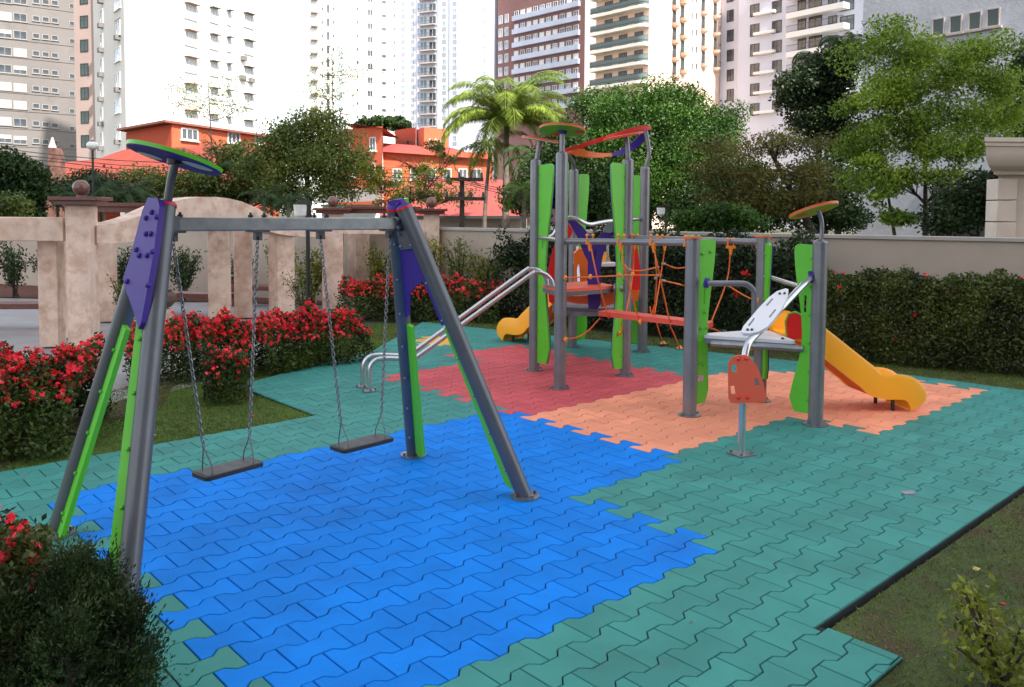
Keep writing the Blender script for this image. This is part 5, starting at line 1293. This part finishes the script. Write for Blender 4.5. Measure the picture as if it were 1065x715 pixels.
m_ = MB()
for k in range(-4, 3):
    for x in (696, 706, 0, 0): pass
for k in range(-4, 4):
    for x, yy, kk in ((701, 25, 'bow1'), (709.5, 20, 'bow1'), (731, 13, 'bow2'), (743.5, 17, 'bow2')):
        def mkb():
            m_ = MB(); m_.tube([Vector((0, -.15, z)) for z in (-.55, -.35, 0)], [.25, .6, .78], 16); q = MB()
            q.tube([Vector((.75 * math.cos(R(-180 + 18 * j)), -.15 + .75 * math.sin(R(-180 + 18 * j)), .85)) for j in range(11)], .03, 5)
            for j in range(11): q.tube([Vector((.75 * math.cos(R(-180 + 18 * j)), -.15 + .75 * math.sin(R(-180 + 18 * j)), e)) for e in (0, .85)], .015, 4)
            w_ = MB(); w_.box((0, -.03, .95), (1.0, .06, 1.75)); return m_, mat('peach bow balcony', (.74, .50, .37), .85) if not B7.proto.get('bow1') else M['bpeach'], [('railing', q, M['rail']), ('balcony_door', w_, M['gl'])]
        sx, z = B7.fp(1, x, yy + 18.0 * k); B7.put(1, kk, mkb, sx, z, 'bow_balcony')
    for x in (719.5, 724): sx, z = B7.fp(1, x, 17 + 17.5 * k); B7.put(1, 'sw', W(.55, 1.0, M['gl'], M['frw'], 0, False), sx, z)
# --- white tower with dark windows and planters
B8 = Bld('apartment_tower', 'white apartment tower with rounded dark windows, planter slabs and corner balconies', [(746, 127), (763.5, 124.5), (764, 123), (815, 117), (893, 108)], 36, M['bcool'], 18)
for k in range(-1, 6):
    y0 = 16.5 + 20.6 * k
    sx, z = B8.fp(0, 761, y0); B8.put(0, 'n', W(1.25, 1.75, M['gl'], M['frd'], 1, False, bars=1), sx - .25, z)
    for x, dy in ((785, -5.5), (808, -9)): sx, z = B8.fp(2, x, y0 + dy); B8.put(2, 'm', W(1.5, 1.75, M['gl'], M['frd'], 1, False), sx, z)
    sx, z = B8.fp(2, 796.5, y0 - 2.5); B8.put(2, 'pl', SLAB(3.3, .7, .38, M['bwhite']), sx, z, 'planter')
    sx, z = B8.fp(3, 853, y0 - 3.5); B8.put(3, 'bal', SLAB(8.6, 1.5, .75, M['bwhite'], M['rail'], .9), sx, z, 'balcony')
    for j, x in enumerate((834, 848, 866, 881)): sx, z = B8.fp(3, x, y0 - 13); B8.put(3, 'd%d' % (j % 2), W(1.3 + .7 * (j % 2), 1.9, M['gl'], M['frd'], 1, False), sx, z)
# --- unseen tower added behind the camera, placed and sized to shade the playground
Bs = thing('apartment_tower', 'unseen beige apartment tower added behind the viewpoint to shade the playground', 'building', (28, -25, 0))
m_ = MB(); m_.box((28, -33, 40), (66, 15, 82)); m_.build('wall', M['bpink'], Bs)
wm_ = W(2.2, 1.5, M['gl'], M['frw'], 1)()
w0 = m_raw('window', wm_[0], wm_[1], Bs)
for nm, sm, smt in wm_[2]: m_raw(nm, sm, smt, w0)
w0.location = (-24, 7.52, 4); w0.rotation_euler = (0, 0, math.pi)
for k in range(1, 96): part_copy(w0, Bs, (-24 + 6.5 * (k % 8), 7.52 - 8 * 0, 4 + 6.0 * (k // 8)), math.pi)
for ch in Bs.children:
    if ch.name.startswith('window'): ch.location.y = -.48
# --- rough grey wall on the right
B9 = Bld('apartment_block', 'near grey rough rendered building wall behind the airy light green tree', [(891.5, 38), (1120, 31.5)], 18, M['brough'], 14)
for x, y in ((976, 28.5), (994, 25.5), (1014, 22), (1033, 18.5)): sx, z = B9.fp(0, x, y); B9.put(0, 'a', W(.50, .74, gls, M['bgr2'], 0, True, out=.04), sx, z)
for x, y in ((990, 82), (1031, 78), (1036, 87)): sx, z = B9.fp(0, x, y); B9.put(0, 'a', None, sx, z)
def LOUV():
    m_, fr, subs = W(.52, .62, M['gl'], M['frw'], 0, False)(); q = MB()
    for k in range(7): q.box((0, -.04, -.24 + .08 * k), (.44, .03, .035))
    return m_, fr, subs + [('louvre', q, M['frw'])]
for x, y in ((970, 200), (986, 198), (972, 138), (990, 136)): sx, z = B9.fp(0, x, y); B9.put(0, 'l', LOUV, sx, z)
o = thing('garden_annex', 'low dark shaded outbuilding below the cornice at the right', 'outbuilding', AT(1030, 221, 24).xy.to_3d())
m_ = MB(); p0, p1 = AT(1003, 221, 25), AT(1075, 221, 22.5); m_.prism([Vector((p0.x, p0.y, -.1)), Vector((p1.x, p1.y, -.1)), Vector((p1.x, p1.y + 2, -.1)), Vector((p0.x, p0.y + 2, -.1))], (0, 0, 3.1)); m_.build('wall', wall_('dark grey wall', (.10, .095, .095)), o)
m_ = MB(); m_.prism([AT(965, 243, 24.4) * 1, AT(1003, 243, 24.4), AT(1003, 208, 24.4), AT(985, 222, 24.4), AT(965, 234, 24.4)], (0, .3, 0)); m_.build('ramp_wall', wall_('grey ramp wall', (.16, .155, .15)), o)
# --- portico with a moulded cornice at the right edge
po = thing('gatehouse', 'beige gatehouse corner with a rounded cornice and a column at the right edge', 'building', (9.1, 14.2, 0))
cx0 = AT(1021, 221, 14).x; zt = AT(1040, 143, 14).z
prof = [(0, 0), (0, -.07), (.03, -.09), (.03, -.14), (.06, -.16), (.075, -.26), (.115, -.36), (.18, -.45), (.27, -.51), (.36, -.53), (.42, -.53), (.42, -.60)]
bei = mat('beige stucco', (.62, .53, .45), .8, var=.06, scale=3)
m_ = MB(); N_ = len(prof)
ring = lambda d, h: [Vector((cx0 + d, 14 + d, zt + h)), Vector((cx0 + 4, 14 + d, zt + h)), Vector((cx0 + 6.6, 18, zt + h)), Vector((cx0 + d + 2.6, 18, zt + h))]
vs_ = sum((ring(d, h) for d, h in prof), [])
m_.add(vs_, [(4 * i + j, 4 * i + (j + 1) % 4, 4 * i + 4 + (j + 1) % 4, 4 * i + 4 + j) for i in range(N_ - 1) for j in range(4)] + [(3, 2, 1, 0), tuple(range(4 * N_ - 4, 4 * N_))], 0, True)
m_.build('cornice', bei, po, angle=40)
m_ = MB(); m_.prism([(cx0 + .62, 14.62, -.1), (cx0 + 4, 14.62, -.1), (cx0 + 6.4, 18, -.1), (cx0 + 2.9, 18, -.1)], (0, 0, zt - .502)); m_.build('wall', bei, po)
m_ = MB()
for k in range(7): m_.box((cx0 + .70, 14.64, .18 + k * .38), (.34, .36, .365))
m_.build('column', bei, po, bevel=.012)

# --- orange houses and tiled roofs
tile = bpy.data.materials.new('red roof tile'); tile.use_nodes = True
n_ = tile.node_tree; p_ = n_.nodes['Principled BSDF']; p_.inputs['Roughness'].default_value = .85
tc_ = n_.nodes.new('ShaderNodeTexCoord'); wv = n_.nodes.new('ShaderNodeTexWave'); wv.bands_direction = 'Z'; wv.inputs['Scale'].default_value = 2.2; wv.inputs['Distortion'].default_value = .6; wv.inputs['Detail'].default_value = 2
nz_ = n_.nodes.new('ShaderNodeTexNoise'); nz_.inputs['Scale'].default_value = 3; mx_ = n_.nodes.new('ShaderNodeMix'); mx_.data_type = 'RGBA'
mx_.inputs['A'].default_value = (.085, .012, .008, 1); mx_.inputs['B'].default_value = (.30, .045, .026, 1)
n_.links.new(tc_.outputs['Object'], wv.inputs['Vector']); n_.links.new(tc_.outputs['Object'], nz_.inputs['Vector'])
ml = n_.nodes.new('ShaderNodeMath'); ml.operation = 'MULTIPLY_ADD'; ml.inputs[1].default_value = .6; n_.links.new(wv.outputs['Fac'], ml.inputs[0])
m2_ = n_.nodes.new('ShaderNodeMath'); m2_.operation = 'MULTIPLY'; m2_.inputs[1].default_value = .6; n_.links.new(nz_.outputs['Fac'], m2_.inputs[0]); n_.links.new(m2_.outputs[0], ml.inputs[2])
n_.links.new(ml.outputs[0], mx_.inputs['Factor']); n_.links.new(mx_.outputs['Result'], p_.inputs['Base Color'])
bm_ = n_.nodes.new('ShaderNodeBump'); bm_.inputs['Strength'].default_value = .8; n_.links.new(wv.outputs['Fac'], bm_.inputs['Height']); n_.links.new(bm_.outputs[0], p_.inputs['Normal'])
pinkroof = mat('smooth pinkish red roof', (.29, .048, .038), .85, var=.1, scale=1.5, bump=.4, bscale=10)

def house(name, label, plan, zt, m, back=10): return Bld(name, label, plan, zt, m, back, 'house')
O1 = house('orange_house', 'orange house with a white window under a low roof at the left', [(133, 64), (180, 58), (290, 70)], AT(180, 129, 58).z, M['borange'], 8)
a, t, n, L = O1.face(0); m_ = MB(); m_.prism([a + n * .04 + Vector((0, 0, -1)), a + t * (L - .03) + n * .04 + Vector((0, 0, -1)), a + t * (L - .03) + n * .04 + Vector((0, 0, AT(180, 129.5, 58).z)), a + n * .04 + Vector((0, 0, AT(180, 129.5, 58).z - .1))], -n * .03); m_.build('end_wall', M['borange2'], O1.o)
z1 = AT(180, 129, 58).z
rp_ = [O1.plan[0] + Vector((-.5, -.5, z1 + .02)), O1.plan[1] + Vector((-.1, -.9, z1 + .02)), O1.plan[2] + Vector((.3, -.7, z1 + .02)), O1.plan[2] + Vector((1, 8, z1 + .02)), O1.plan[0] + Vector((0, 8, z1 + .02))]
m_ = MB(); m_.prism(rp_, (0, 0, .16)); m_.build('roof', mat('dark red roof edge', (.25, .08, .06), .8), O1.o)
for x, y, w_ in ((197, 140, 1.75), (243, 143.5, 1.5), (270, 145, 1.3)): sx, z = O1.fp(1, x, y); O1.put(1, 'w%g' % w_, W(w_, .85, M['gl'], M['frw'], 2, True), sx, z)
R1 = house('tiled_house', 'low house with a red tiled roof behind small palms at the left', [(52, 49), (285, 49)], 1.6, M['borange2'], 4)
m_ = MB(); rz_ = [AT(50, 216, 47), AT(290, 222, 47), AT(262, 150, 55), AT(128, 156, 55), AT(100, 166, 54)]
m_.add([rz_[0], rz_[1], rz_[2], rz_[3], rz_[4]], [(0, 1, 2, 3, 4)]); m_.add([rz_[0], rz_[4], AT(58, 170, 55), ], [(0, 1, 2)])
m_.build('roof', tile, R1.o)
R0 = house('tiled_house', 'small red tiled roof left of the white globe lamp', [(55, 55), (125, 55)], AT(80, 185, 55).z, M['borange2'], 4)
m_ = MB(); m_.add([AT(56, 190, 54), AT(128, 190, 54), AT(122, 168, 58), AT(62, 169, 58)], [(0, 1, 2, 3)]); m_.build('roof', tile, R0.o)
# old brick chimney wall at the left
o = thing('chimney', 'old brown brick chimney wall behind the left hedge', 'chimney', AT(52, 221, 40).xy.to_3d())
m_ = MB(); m_.prism([AT(45, 232, 40), AT(66, 232, 40), AT(60, 162, 40), AT(57, 154, 40), AT(51, 154, 40), AT(50, 166, 40)], (0, .6, 0)); m_.build('stack', mat('old brick', (.13, .06, .045), .95, var=.5, scale=3, bump=.6, bscale=12), o)
m_ = MB(); m_.tube([AT(54.5, 154, 40.3), AT(54.5, 149, 40.3), AT(54.5, 143, 40.3)], [.2, .12, .04], 8); m_.build('finial', M['bgr2'], o)
# orange houses in the middle
O2 = house('orange_house', 'stepped orange house with a row of small white windows in the middle', [(352, 60), (398, 57)], AT(385, 133, 58).z, M['borange'], 9)
for x, y in ((388, 150), (387, 177), (367, 177), (361, 152)): sx, z = O2.fp(0, x, y); O2.put(0, 'w', W(.62, .95, M['gl'], M['frw'], 1, True), sx, z)
m_ = MB(); m_.add([AT(354, 127, 58.5) + Vector((0, 0, .0)), AT(399, 133.5, 56.6), AT(399, 133.5, 56.6) + Vector((0, 8, .0)), AT(354, 127, 58.5) + Vector((0, 8, 0))], [(0, 1, 2, 3)]); m_.build('roof', pinkroof, O2.o)
O3 = house('orange_house', 'long orange house with a row of seven windows under a pink red roof', [(398.5, 58), (512, 58)], AT(400, 158, 58).z, M['borange'], 5)
for x in (413, 431.5, 449, 465, 481.5, 496): sx, z = O3.fp(0, x, 182); O3.put(0, 'w', W(.62, .85, M['gl'], M['frw'], 1, True), sx, z)
m_ = MB(); m_.add([AT(398, 158, 57.6), AT(512, 166, 57.6), AT(470, 154, 63), AT(399, 149, 63)], [(0, 1, 2, 3)]); m_.build('roof', pinkroof, O3.o)
O4 = house('orange_house', 'small orange block with a tiny window above the long house', [(411, 66), (432.5, 63.5)], AT(425, 134.5, 65).z, M['borange2'], 5)
sx, z = O4.fp(0, 425, 149); O4.put(0, 'w', W(.3, .35, M['gl'], M['frd'], 0, False), sx, z)
O5 = house('orange_house', 'upper orange block with three narrow white windows beside the palm', [(433, 64), (441, 62), (466, 63.5)], AT(441, 132.5, 62).z, M['borange'], 5)
for x in (447, 453, 459): sx, z = O5.fp(1, x, 150); O5.put(1, 'w', W(.18, .8, M['glb'], M['frw'], 0, False), sx, z)
O6 = house('tiled_house', 'low house with a wide pinkish red roof behind the utility pole', [(395, 45), (548, 45)], AT(460, 227, 45).z, M['bgr2'], 8)
m_ = MB(); m_.add([AT(392, 225.5, 44), AT(552, 225.5, 44), AT(522, 187, 52), AT(430, 186, 52)], [(0, 1, 2, 3)]); m_.build('roof', pinkroof, O6.o)
m_ = MB(); m_.bar(AT(392, 226.2, 44), AT(552, 226.2, 44), .15, .15); m_.build('gutter', M['frd'], O6.o)
O7 = house('white_house', 'low pale house partly hidden behind the bare tree at the swing apex', [(335, 40), (395, 40)], AT(365, 213, 40).z, M['bwhite'], 5)
m_ = MB(); m_.add([AT(325, 212, 39.2), AT(398, 209, 39.2), AT(392, 196, 44), AT(340, 198, 44)], [(0, 1, 2, 3)]); m_.build('roof', mat('old grey roof', (.13, .11, .10), .95, var=.3, scale=4), O7.o)

# utility poles with cross arms, and the cables
def upole(px, Y, ytop, arms, label, r=.13):
    p = AT(px, 221, Y); p.z = 0; zt = AT(px, ytop, Y).z; o = thing('utility_pole', label, 'utility pole', p)
    m_ = MB(); m_.tube([p, p + Vector((0, 0, zt))], [r, r * .75], 12); m_.build('pole', bark, o)
    for y, w_ in arms:
        z = AT(px, y, Y).z; m_ = MB(); m_.box((p.x + .1, p.y - .12, z), (w_, .1, .12)); ar = m_.build('cross_arm', bark, o)
        for k in range(4):
            q = MB(); q.tube([(p.x + .1 + w_ * (-.45 + .3 * k), p.y - .12, z + .06), (p.x + .1 + w_ * (-.45 + .3 * k), p.y - .12, z + .24)], [.05, .03], 8); q.build('insulator', M['bolt'], ar)
    return p, zt
upole(480.5, 28, 184, ((187, 1.25), (207, 1.35)), 'dark wooden utility pole with two cross arms left of the palm', .10)
def cable(pts, r, label):
    m_ = MB(); m_.tube(bezpts([AT(*p) for p in pts], 6), r, 5); o = m_.build('cable', M['black']); tag(o, label, 'cable', 'overhead cables')
for dy in (0, 5, 9, 15):
    cable([(-20, 152 + dy, 36), (55, 161 + dy * .8, 36), (140, 168 + dy, 36), (240, 170 + dy, 36)], .018, 'thin dark overhead cable strung in front of the red tiled roof')
for dy in (0, 4, 8):
    cable([(350, 178 + dy, 30), (420, 181 + dy, 29), (476, 187 + dy * .4, 28), (560, 205 + dy, 30)], .012, 'thin dark overhead cable running to the wooden utility pole')

# small things lying about
def scrap(px, py, sz, m, label, cat, name, z=.004, n=6):
    p = G(px, py, z); m_ = MB(); a0 = random.uniform(0, 6)
    m_.prism([p + Vector((sz * random.uniform(.5, 1) * math.cos(a0 + k * 6.28 / n), sz * random.uniform(.5, 1) * math.sin(a0 + k * 6.28 / n), random.uniform(0, sz * .3))) for k in range(n)], (0, 0, -.003)); o = m_.build(name, m); tag(o, label, cat)
p = G(945, 512.5, .003); m_ = MB(); m_.box(p, (.10, .06, .005), .2); tag(m_.build('drain_plate', mat('grey violet plate', (.30, .24, .30), .5), None), 'small grey violet plate let into the green paving', 'plate')
scrap(1015, 592, .03, mat('pale dead leaf', (.55, .42, .16), .8), 'pale dead leaf on the lawn at the right', 'leaf', 'dead_leaf', -.02)
scrap(1043, 628, .018, M['flower'] if 'flower' in M else M['redp'], 'red petal on the lawn near the bottom right shrub', 'petal', 'fallen_petal', -.02)
scrap(126, 497, .022, M['redp'], 'red petal fallen on the green paving between the swing legs', 'petal', 'fallen_petal')
scrap(160, 453, .022, M['coral'], 'pink petal fallen on the green paving behind the near swing leg', 'petal', 'fallen_petal')

lp_ = []
for _ in range(26):
    p = LAT(random.uniform(-1, 27), random.uniform(-5, 30)); lp_.append((p.x, p.y, .006))
for _ in range(22):
    p = LAT(random.uniform(-4, 6), random.uniform(20, 25.4)); lp_.append((p.x, p.y, .006))
lp_ = np.array(lp_); dl_ = RNG.normal(size=lp_.shape); dl_[:, 2] *= .1
stuff(leaf_mesh('leaf_litter', lp_, 4.0, .028, [mat('small dry leaf', (.16, .10, .04), .8, island=.5), L_['flower']], None, .5, (RNG.random(len(lp_)) < .3).astype(int), dirs=dl_))
